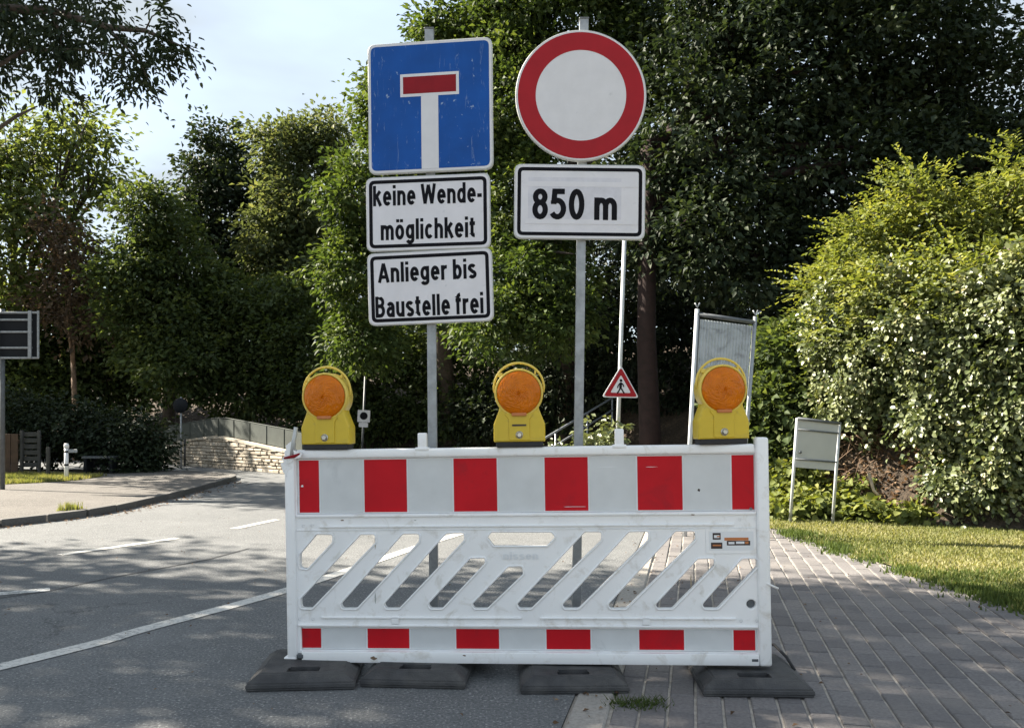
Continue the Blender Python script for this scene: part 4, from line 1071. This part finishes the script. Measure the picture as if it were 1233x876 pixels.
# timber fence pieces in the shade
d = 15.6
t = thing('plank_fence', (P(0, 580, d).x, d, .1), 'brown vertical plank fence in the shade at the far left edge', 'fence')
xa = P(-60, 0, d).x; xb = P(22, 0, d).x; n = int((xb - xa) / .13)
for i in range(n):
    x = xa + (i + .5) * (xb - xa) / n; m = MB(); m.box((x - t.location.x, random.uniform(-.006, .006), .36 + random.uniform(-.02, .02)), ((xb - xa) / n - .012, .022, .80), .003); m.build('plank', M['wood_brown'], t)
m = MB(); m.box(((xa + xb) / 2 - t.location.x, .03, .6), (xb - xa, .03, .06)); m.build('rail', M['wood_brown'], t)
t = thing('slat_fence', (P(35, 580, d).x, d + .1, .1), 'grey horizontal slat fence between plank fence and grey post, in shade', 'fence')
xa = P(24, 0, d).x; xb = P(45, 0, d).x
for i in range(6):
    m = MB(); m.box(((xa + xb) / 2 - t.location.x, 0, .16 + i * .115), (xb - xa, .025, .085), .003); m.build('slat', M['wood_grey'], t)
for x in (xa, xb):
    m = MB(); m.box((x - t.location.x, -.04, .38), (.05, .05, .86), .004); m.build('post', M['wood_grey'], t)
p_ = P(58, 560, 15.2); m = MB(); m.box((0, 0, .22), (.055, .055, .58), .006); o = m.build('fence_post', M['wood_grey'], loc=(p_.x, p_.y, .1)); tag(o, 'single grey wooden post left of the white marker post', 'post')
# low bench in the shade
p_ = P(122, 560, 16.2)
t = thing('bench', (p_.x, p_.y, .05), 'dark low bench with a pale top edge in front of the hedge', 'bench')
m = MB(); m.box((0, 0, .33), (.62, .32, .045), .008); m.build('seat', M['galv_dark'], t)
for x in (-.25, .25):
    m = MB(); m.box((x, 0, .15), (.06, .28, .33), .006); m.build('leg', M['dark_paint'], t)
m = MB(); m.box((0, .10, .20), (.5, .03, .16), .004); m.build('apron', M['dark_paint'], t)
# direction sign seen from behind
d = 12.6
base = P(3, 600, d); base.z = .1
t = thing('road_sign', base, 'large road sign seen from behind, dark back with a grey frame, at the left edge', 'sign')
m = MB(); m.tube([(0, 0, -.1), P(3, 372, d) - base], .035, 8); m.build('pole', M['galv_dark'], t)
def lb(px, py, y=0): q_ = P(px, py, d) - base; return (q_.x, y, q_.z)
m = MB(); q0, q1 = lb(-60, 430), lb(49, 377); m.box(((q0[0] + q1[0]) / 2, -.05, (q0[2] + q1[2]) / 2), (q1[0] - q0[0], .015, q1[2] - q0[2]), .003); m.build('panel', M['dark_paint'], t)
for py in (377, 385.5, 400, 419, 431):
    m = MB(); a_, b_ = lb(-60, py, -.075), lb(50 if py in (377, 431) else 42, py, -.075); m.box(((a_[0] + b_[0]) / 2, -.075, a_[2]), (b_[0] - a_[0], .03, .030), .003); m.build('crossbar', M['galv'], t)
for px in (3, 40.5, 50.5):
    m = MB(); a_, b_ = lb(px, 432, -.09), lb(px, 375, -.09); m.box((a_[0], -.1, (a_[2] + b_[2]) / 2), (.05 if px == 40.5 else .024, .03, b_[2] - a_[2]), .004); m.build('upright', M['galv'], t)

# ------------------------------------------------------------------ trees and plants
def base_at(px, d): x = (px - CX) / F * d; return Vector((x, d, HZt(x, d) - .05))
# two trees on the bank behind the signs, lit from the left
tree('broadleaf_tree', base_at(545, 20.2), [(478, 140, 40, 55, 17.5, 1.6), (432, 240, 36, 62, 17.0, 1.2), (532, 70, 38, 55, 18, 1.6), (430, 330, 40, 55, 16.8, 1.0), (520, 200, 70, 110, 17.8, 1.5), (592, 30, 46, 60, 18, 1.6), (440, 410, 38, 40, 16.6, .8), (500, 320, 60, 70, 17.6, 1.0), (610, -70, 60, 70, 18, 1.8)],
     62000, .125, 'leaf_mid', 'tall leafy tree behind the blue sign, sunlit on its left side', r0=.24, seed=1, spread=.21, per=44, rough=.24, shell=.45)
tree('broadleaf_tree', base_at(680, 19), [(620, 130, 60, 80, 16.5, 1.4), (640, 250, 70, 70, 15.8, 1.0), (645, 340, 55, 60, 15.0, .8), (600, 385, 60, 45, 14.8, .8), (690, 30, 90, 60, 17.2, 1.5), (770, 80, 60, 70, 17.2, 1.4), (615, 25, 50, 55, 17, 1.4), (680, 390, 40, 40, 14.6, .7), (720, -60, 120, 60, 17, 1.6)],
     58000, .12, 'leaf_mid', 'leafy tree behind the round sign, with bright green lower branches', r0=.22, seed=2, spread=.20, per=44, rough=.26, shell=.45)
# big dark tree on the right
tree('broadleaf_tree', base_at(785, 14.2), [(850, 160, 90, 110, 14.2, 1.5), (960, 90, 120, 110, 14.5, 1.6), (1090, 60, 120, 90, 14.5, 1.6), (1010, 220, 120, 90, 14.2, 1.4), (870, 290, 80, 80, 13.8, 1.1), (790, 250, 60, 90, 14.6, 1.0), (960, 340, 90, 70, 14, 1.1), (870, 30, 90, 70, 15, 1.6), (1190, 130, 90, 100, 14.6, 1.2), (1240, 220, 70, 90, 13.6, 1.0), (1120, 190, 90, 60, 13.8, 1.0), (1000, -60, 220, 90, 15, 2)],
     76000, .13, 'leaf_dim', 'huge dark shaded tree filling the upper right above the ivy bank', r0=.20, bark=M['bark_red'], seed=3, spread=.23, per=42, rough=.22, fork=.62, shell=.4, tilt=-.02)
# dense trees farther back, left of the signs
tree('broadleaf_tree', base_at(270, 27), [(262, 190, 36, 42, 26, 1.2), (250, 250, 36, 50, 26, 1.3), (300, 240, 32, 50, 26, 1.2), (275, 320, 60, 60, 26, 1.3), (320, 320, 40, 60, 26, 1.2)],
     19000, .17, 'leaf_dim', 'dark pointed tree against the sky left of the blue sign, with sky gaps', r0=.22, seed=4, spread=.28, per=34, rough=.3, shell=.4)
tree('broadleaf_tree', base_at(350, 25), [(345, 190, 40, 45, 24, 1.1), (365, 260, 40, 60, 24, 1.1), (330, 290, 35, 60, 24, 1.1), (370, 350, 40, 60, 23.5, 1.1), (395, 170, 30, 40, 24, 1.0)],
     20000, .16, 'leaf_grey', 'grey-green tree next to the dark pointed tree, left of the blue sign', r0=.2, seed=5, spread=.27, per=40, rough=.28, shell=.4)
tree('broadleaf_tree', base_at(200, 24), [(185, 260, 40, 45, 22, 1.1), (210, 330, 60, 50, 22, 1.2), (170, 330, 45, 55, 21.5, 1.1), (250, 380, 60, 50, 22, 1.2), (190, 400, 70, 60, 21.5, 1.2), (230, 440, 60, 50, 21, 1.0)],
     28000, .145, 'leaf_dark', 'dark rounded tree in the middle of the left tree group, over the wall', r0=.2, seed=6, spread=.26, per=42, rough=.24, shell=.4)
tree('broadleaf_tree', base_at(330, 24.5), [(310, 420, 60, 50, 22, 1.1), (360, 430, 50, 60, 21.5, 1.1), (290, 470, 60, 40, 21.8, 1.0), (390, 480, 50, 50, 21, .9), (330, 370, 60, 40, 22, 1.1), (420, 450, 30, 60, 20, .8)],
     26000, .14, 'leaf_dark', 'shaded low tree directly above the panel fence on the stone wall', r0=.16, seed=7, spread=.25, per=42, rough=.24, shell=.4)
# airy tree on the left
tree('broadleaf_tree', Vector((-15.5, 24.5, .05)), [(25, 190, 50, 50, 24, 1.5), (95, 160, 36, 34, 24, 1.3), (50, 265, 60, 50, 24, 1.5), (120, 215, 26, 34, 24.5, 1.2), (20, 340, 50, 50, 23.5, 1.4), (-40, 240, 60, 100, 23, 1.5), (95, 330, 40, 40, 24.5, 1.3)],
     11500, .20, 'leaf_light', 'airy light green tree at the left with sky showing through it', r0=.2, seed=8, spread=.42, rough=.3, shell=.2, per=14, sub=7)
tree('broadleaf_tree', Vector((-14.3, 25.4, .05)), [(60, 410, 60, 50, 25, 1.5), (120, 400, 46, 50, 25, 1.3), (30, 470, 70, 50, 24, 1.4), (110, 470, 60, 50, 24.5, 1.4), (-30, 430, 50, 60, 24, 1.4), (165, 430, 40, 50, 25, 1)],
     26000, .19, 'leaf_dark', 'dark low tree behind the large road sign at the left', r0=.18, seed=9, spread=.4)
# brownish half-bare shrub among the left trees
tree('shrub', Vector((P(92, 560, 22).x, 22, .05)), [(95, 330, 34, 50, 22, .9), (70, 290, 30, 40, 22.2, .8), (110, 390, 34, 36, 22, .8), (60, 370, 26, 40, 22, .8)], 2600, .15, 'leaf_brown', 'brownish half-bare shrub among the green trees at the left, above the road sign', 'shrub', r0=.09, bark=M['twig'], seed=12, spread=.3, per=14, shell=.2, rough=.3, sub=9)
# hedge at the road bend
t = thing('hedge', (P(150, 570, 16.9).x, 16.9, 0), 'dense dark hedge beside the left end of the stone wall', 'hedge')
bpy.context.view_layer.update()
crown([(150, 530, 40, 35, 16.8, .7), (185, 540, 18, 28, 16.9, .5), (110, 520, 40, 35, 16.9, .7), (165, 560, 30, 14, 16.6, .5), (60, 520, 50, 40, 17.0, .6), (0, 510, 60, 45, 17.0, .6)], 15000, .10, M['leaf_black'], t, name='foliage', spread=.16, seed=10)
for x in (-.8, 0, .5):
    m = MB(); m.tube([(x, 0, -.1), (x + .05, 0, .4), (x, .1, .9)], [.04, .035, .015], 6); m.build('stem', M['bark'], t)
# undergrowth behind the barrier
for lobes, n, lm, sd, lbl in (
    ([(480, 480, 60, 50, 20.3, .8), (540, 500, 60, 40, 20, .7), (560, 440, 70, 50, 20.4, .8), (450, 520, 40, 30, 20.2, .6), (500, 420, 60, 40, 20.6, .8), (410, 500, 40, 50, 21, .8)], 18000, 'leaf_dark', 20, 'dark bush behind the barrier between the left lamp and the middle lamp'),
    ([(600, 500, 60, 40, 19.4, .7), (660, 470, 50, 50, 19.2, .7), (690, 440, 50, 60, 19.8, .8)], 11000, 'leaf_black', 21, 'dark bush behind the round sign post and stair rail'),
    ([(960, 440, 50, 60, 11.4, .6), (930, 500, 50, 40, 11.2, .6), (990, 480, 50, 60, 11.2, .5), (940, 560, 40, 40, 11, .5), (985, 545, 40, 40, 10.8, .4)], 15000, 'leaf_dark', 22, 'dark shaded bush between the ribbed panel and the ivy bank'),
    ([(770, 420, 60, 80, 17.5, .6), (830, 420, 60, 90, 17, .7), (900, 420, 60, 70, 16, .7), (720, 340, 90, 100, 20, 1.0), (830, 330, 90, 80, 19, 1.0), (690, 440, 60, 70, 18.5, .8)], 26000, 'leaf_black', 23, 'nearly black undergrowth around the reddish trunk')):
    px = sum(l[0] for l in lobes) / len(lobes); d = max(l[4] for l in lobes); b = base_at(px, d)
    t = thing('bush', b, lbl, 'bush', group='shaded bushes behind the barrier'); bpy.context.view_layer.update()
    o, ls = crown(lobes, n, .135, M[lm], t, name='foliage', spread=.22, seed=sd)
    limbs(b, ls, .05, M['bark'], t, seed=sd, name='stems', fork=.3, sub=2)
# lit ivy clumps at the foot of the thin pole
t = thing('ivy_clump', P(735, 540, 12.3), 'small sunlit ivy clump at the foot of the thin leaning pole', 'ivy'); bpy.context.view_layer.update()
crown([(735, 522, 26, 16, 12.3, .3), (720, 535, 30, 18, 12.2, .3), (690, 540, 20, 10, 12.2, .3)], 900, .09, M['leaf_ivy'], t, name='foliage', spread=.1, seed=30)
# bright hazel crown over the ivy
tree('hazel_bush', base_at(1150, 10.6), [(1100, 235, 34, 30, 10.8, .5), (1140, 270, 60, 40, 10.7, .6), (1060, 290, 56, 34, 10.9, .5), (1005, 335, 34, 26, 10.9, .4), (1085, 350, 66, 40, 9.95, .35), (1165, 340, 66, 46, 9.4, .35), (1235, 330, 50, 50, 9.0, .35), (1130, 385, 50, 24, 9.55, .25), (1190, 300, 50, 50, 10.5, .6), (1225, 230, 34, 40, 10.4, .6), (1030, 350, 50, 34, 10.9, .5), (1250, 300, 40, 60, 10.3, .5), (1310, 280, 60, 60, 10.2, .6)],
     18000, .08, 'leaf_hazel', 'bright yellow-green hazel bush spreading over the top of the ivy bank', 'bush', r0=.06, seed=31, spread=.15, per=18, flat=.45, rough=.36, shell=.35, width=.5, sub=5, droop=.15, face=(-.4, 0, 0), round_=True)
def shoots(lobes, n, leaf, material, parent, ln, per=13, bias=(-.5, -.1, .25), seed=0, name='shoots'):
    """leafy twigs that reach out of the crown's surface"""
    g = np.random.default_rng(seed); ls = [ellips(l) for l in lobes]; k = g.integers(0, len(ls), n)
    u = unit(g.normal(size=(n, 3)) + np.array(bias)); C_ = np.array([c for c, r in ls])[k]; R_ = np.array([r for c, r in ls])[k]
    o = C_ + u * R_ * .85; d = unit(u * .8 + np.array(bias) * .8 + g.normal(size=(n, 3)) * .35); L_ = ln * g.uniform(.5, 1.3, n)
    idx = np.repeat(np.arange(n), per); tt = np.tile(np.linspace(.08, 1, per), n); sd = np.tile(np.where(np.arange(per) % 2, 1.0, -1.0), n)
    dd_ = d[idx]; side = unit(np.cross(dd_, np.array([[0, 0, 1.0]])) + 1e-5); sag = np.zeros((len(idx), 3)); sag[:, 2] = -.22 * L_[idx] * tt ** 2
    sz = leaf * g.uniform(.7, 1.2, len(idx)) * (1 - .35 * tt)
    ax = unit(dd_ * .6 + side * sd[:, None] * .8 + g.normal(size=(len(idx), 3)) * .15)
    pos = o[idx] + dd_ * (L_[idx] * tt)[:, None] + sag + ax * sz[:, None] * .5
    nr = np.array([-.3, -.1, 1.0]) + g.normal(size=(len(idx), 3)) * .3
    me = leaf_mesh(name, pos, ax, nr, sz, np.clip(g.random(n)[idx] * .5 + g.random(len(idx)) * .5, 0, 1), material, .5, round_=True)
    me.transform(Matrix.Translation(-parent.location)); o = link(bpy.data.objects.new(name, me), parent); o['kind'] = 'stuff'; return o
hz = [o for o in COL.objects if o.name == 'hazel_bush'][0]
shoots([(1085, 350, 66, 40, 9.95, .35), (1165, 340, 66, 46, 9.4, .35), (1120, 390, 60, 24, 9.5, .25), (1020, 400, 30, 40, 10.1, .25), (1100, 235, 34, 30, 10.8, .5), (1140, 270, 60, 40, 10.7, .6), (1060, 290, 60, 34, 10.9, .5), (1000, 345, 34, 26, 10.9, .4), (1190, 290, 50, 50, 10.5, .6), (1225, 215, 34, 40, 10.4, .6), (1030, 350, 50, 34, 10.9, .5)], 430, .085, M['leaf_hazel'], hz, .50, seed=80)
tiv = thing('ivy', (P(1140, 600, 9.6).x, 9.6, .3), 'thick sunlit ivy curtain with pale leaves covering the right bank', 'ivy'); bpy.context.view_layer.update()
IVY = [(1005, 410, 34, 66, 10.35, .25), (1060, 430, 50, 80, 9.9, .3), (1125, 420, 60, 85, 9.4, .3), (1195, 420, 60, 95, 8.95, .3), (1060, 478, 30, 24, 9.9, .25), (1145, 510, 56, 50, 9.2, .28), (1215, 500, 50, 60, 8.8, .25), (1160, 580, 40, 44, 9.0, .25), (1250, 430, 50, 120, 8.6, .3), (1205, 570, 40, 50, 8.75, .22), (1010, 490, 30, 30, 10.2, .2), (1320, 440, 70, 130, 8.4, .3), (1400, 470, 70, 120, 8.1, .3), (1480, 500, 80, 110, 7.8, .3)]
crown(IVY, 60000, .055, M['leaf_ivy'], tiv, name='foliage', spread=.085, per=26, shell=.6, up=.45, out=.6, face=(-.7, -.05, 0), rough=.27, seed=32, width=.85, flat=1.0, droop=.6, jitter=.4, round_=True)
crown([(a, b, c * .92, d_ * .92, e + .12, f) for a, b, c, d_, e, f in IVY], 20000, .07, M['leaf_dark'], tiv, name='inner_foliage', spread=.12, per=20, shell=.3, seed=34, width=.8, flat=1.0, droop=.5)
m = MB()
for k in range(7):
    x0 = random.uniform(4.6, 6); y0 = 9.6 + random.uniform(-.6, .5); z0 = HZt(x0, y0)
    pts = [Vector((x0, y0, z0 + .02))]
    for j in range(4): pts.append(pts[-1] + Vector((random.uniform(-.15, .15), random.uniform(-.02, .1), random.uniform(.12, .25))))
    m.tube([q_ - tiv.location for q_ in pts], [.018, .016, .013, .01, .005], 5)
m.build('stems', M['twig'], tiv)['kind'] = 'stuff'
t = thing('ivy_carpet', (P(1020, 625, 9.4).x, 9.4, .0), 'low fresh green ivy carpet along the grass edge under the blank board', 'ivy'); bpy.context.view_layer.update()
crown([(955, 608, 34, 16, 9.9, .35), (1000, 614, 40, 16, 9.6, .3), (1050, 618, 40, 16, 9.4, .3), (1090, 622, 34, 14, 9.2, .3), (960, 580, 30, 30, 10.3, .3), (940, 615, 20, 12, 9.6, .3), (1030, 590, 24, 18, 9.9, .3)], 7000, .072, M['leaf_hazel'], t, name='foliage', spread=.085, per=14, seed=33, width=.85, up=.7, out=.6, jitter=.5, round_=True)
# dry leaves and twigs on the soil slope
n = 26000; g = np.random.default_rng(40)
x_ = g.uniform(2.6, 7.5, n); y_ = g.uniform(8.2, 12.2, n); dd = seg_dist(x_, y_); ok = (dd > -.12) & (dd < 2.2); x_, y_ = x_[ok], y_[ok]
z_ = hill(x_, y_) + .02; n = len(x_)
me = leaf_mesh('leaf_litter', np.stack([x_, y_, z_], 1), g.normal(size=(n, 3)) * [1, 1, .5], g.normal(size=(n, 3)) * .6 + [-.3, -.5, .8], g.uniform(.03, .08, n), g.random(n), M['leaf_dry'])
o = link(bpy.data.objects.new('leaf_litter', me)); o['kind'] = 'stuff'
t = thing('twig_tangle', (P(1080, 580, 9.6).x, 9.4, .2), 'dry brown twigs and bent stems on the bare soil under the ivy', 'twigs')
m = MB(); gg = random.Random(9)
for k in range(290):
    px, py = (gg.uniform(1025, 1110), gg.uniform(520, 605)) if k % 3 else (gg.uniform(1180, 1240), gg.uniform(530, 640))
    d_ = 9.9 if k % 3 else 9.0
    p0 = P(px, py, d_ + gg.uniform(-.2, .2)) - t.location; v = Vector((gg.uniform(-.3, .3), gg.uniform(-.15, .15), gg.uniform(-.25, .15)))
    m.tube([p0, p0 + v * .5 + Vector((0, 0, gg.uniform(-.05, .08))), p0 + v], [.006, .005, .002], 4)
m.build('twigs', M['twig'], t)['kind'] = 'stuff'
m = MB()
for (pa, pb, pc) in (((1046, 570), (1052, 590), (1058, 596)), ((1168, 575), (1176, 600), (1182, 618)), ((1182, 590), (1188, 612), (1196, 628)), ((1215, 540), (1198, 556), (1190, 590))):
    m = MB(); m.tube([P(*pa, 9.1) - t.location, P(*pb, 9.0) - t.location, P(*pc, 8.95) - t.location], [.022, .018, .014], 6); m.build('stem', M['pale_twig'], t)
# wood on the hilltop behind everything (reads as one mass)
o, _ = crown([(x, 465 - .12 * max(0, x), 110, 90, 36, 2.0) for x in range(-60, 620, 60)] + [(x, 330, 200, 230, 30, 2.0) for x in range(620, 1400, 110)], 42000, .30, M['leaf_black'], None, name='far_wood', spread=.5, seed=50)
o['kind'] = 'stuff'
# trees left of the frame: their crowns shade the road and one branch hangs into view
def ball(x, y, z, r, rz): return (np.array([x, y, z]), np.array([r, r, rz]))
tree('roadside_tree', Vector((-9.6, 7.5, .1)), [ball(-9.4, 7.5, 7.6, 2.2, 1.6), ball(-7.9, 7.0, 6.2, 1.6, 1.0), ball(-10.6, 6.4, 6.6, 1.8, 1.4), ball(-8.8, 8.3, 9.0, 1.5, 1.2)], 9500, .17, 'leaf_mid', 'roadside tree left of the view whose crown shades the road', r0=.22, seed=60, world=True, spread=.32, per=22, sub=5)
tree('roadside_tree', Vector((-10.8, 3.4, .1)), [ball(-10.6, 3.6, 7.2, 2.2, 1.6), ball(-9.3, 2.8, 6.0, 1.6, 1.1), ball(-11.5, 2.5, 6.5, 1.8, 1.3), ball(-9.8, 4.8, 8.4, 1.6, 1.2)], 7000, .17, 'leaf_mid', 'second roadside tree left of the view, closer to the camera', r0=.22, seed=61, world=True, spread=.42, per=22, sub=5)
tree('roadside_tree', Vector((-14.5, 8.4, .1)), [ball(-14.2, 8.5, 7.6, 2.3, 1.6), ball(-12.8, 7.6, 6.4, 1.8, 1.2), ball(-15.5, 7.2, 6.8, 2.0, 1.5)], 9000, .18, 'leaf_mid', 'third roadside tree left of the view, farthest from the road', r0=.22, seed=62, world=True, spread=.42, per=22, sub=5)
tree('roadside_tree', Vector((-15.6, 19.6, .1)), [ball(-15.4, 19.4, 5.6, 1.8, 1.3), ball(-14.6, 18.6, 4.6, 1.4, 1.0), ball(-16.4, 20.4, 6.4, 1.8, 1.2)], 9000, .18, 'leaf_mid', 'roadside tree outside the left edge that shades the hedge and timber fences', r0=.2, seed=64, world=True, spread=.36, per=26)
tree('roadside_tree', Vector((-11.6, 15.2, .07)), [ball(-11.5, 15.4, 6.1, 1.2, .8), ball(-11.9, 16.2, 5.2, 1.0, .7), ball(-11.4, 14.6, 6.9, 1.1, .8)], 5200, .16, 'leaf_mid', 'slim roadside tree outside the left edge that throws a shadow band over the far road', r0=.14, seed=65, world=True, spread=.30, per=26)
# the overhanging branch top left
tb = thing('overhanging_tree', Vector((-7.4, 7.4, .1)), 'tree at the left whose leafy branch hangs into the top left corner', 'tree'); bpy.context.view_layer.update()
crown([(20, 30, 50, 45, 7.4, .5), (75, 55, 45, 40, 7.2, .45), (125, 45, 26, 22, 7.0, .3), (60, 105, 26, 18, 7.2, .3), (150, 75, 22, 18, 7.0, .25), (185, 62, 26, 16, 6.9, .2), (212, 55, 16, 10, 6.9, .15), (160, 105, 22, 14, 7.0, .2), (-30, 80, 40, 50, 7.4, .5), (100, 0, 40, 30, 7.3, .5), (196, 14, 10, 8, 6.9, .1), (-20, 0, 60, 50, 7.6, .6)],
      6000, .064, M['leaf_dim'], tb, spread=.10, per=14, shell=.15, rough=.3, seed=63, width=.34, droop=.9, flat=1.0, jitter=.45, round_=True)
shoots([(185, 62, 20, 12, 6.9, .15), (208, 52, 14, 9, 6.9, .12), (150, 75, 16, 14, 7.0, .2), (160, 105, 16, 10, 7.0, .15), (125, 45, 20, 16, 7.0, .2), (60, 110, 26, 14, 7.2, .3), (197, 18, 8, 8, 6.9, .1)], 62, .075, M['leaf_dim'], tb, .26, per=9, bias=(.3, 0, -.5), seed=81)
m = MB(); b0 = tb.location
def br(pts, r0, r1): 
    n = len(pts); m.tube([q_ - b0 for q_ in pts], [r0 + (r1 - r0) * i / (n - 1) for i in range(n)], 6)
hub = Vector((-6.6, 7.3, 3.6))
br([b0 + Vector((0, 0, -.3)), b0 + Vector((.1, 0, 1.6)), hub, Vector((-6.3, 7.2, 6.5))], .16, .07)
br([hub, P(-20, 10, 7.3), P(60, 12, 7.2), P(130, 33, 7.0), P(175, 37, 6.95), P(205, 50, 6.9), P(228, 60, 6.9)], .05, .006)
br([P(130, 33, 7.0), P(150, 55, 7.0), P(170, 78, 6.95), P(178, 95, 6.95)], .012, .004); br([P(175, 37, 6.95), P(183, 20, 6.9), P(198, 12, 6.9)], .009, .003)
br([P(60, 12, 7.2), P(75, 45, 7.2), P(70, 90, 7.2)], .02, .005); br([hub, P(-10, 160, 7.3), P(20, 140, 7.2), P(45, 128, 7.2)], .03, .006); br([hub, P(-20, 90, 7.4), P(30, 60, 7.3), P(100, 60, 7.1), P(160, 70, 7.0)], .03, .005)
m.build('trunk', M['bark'], tb)
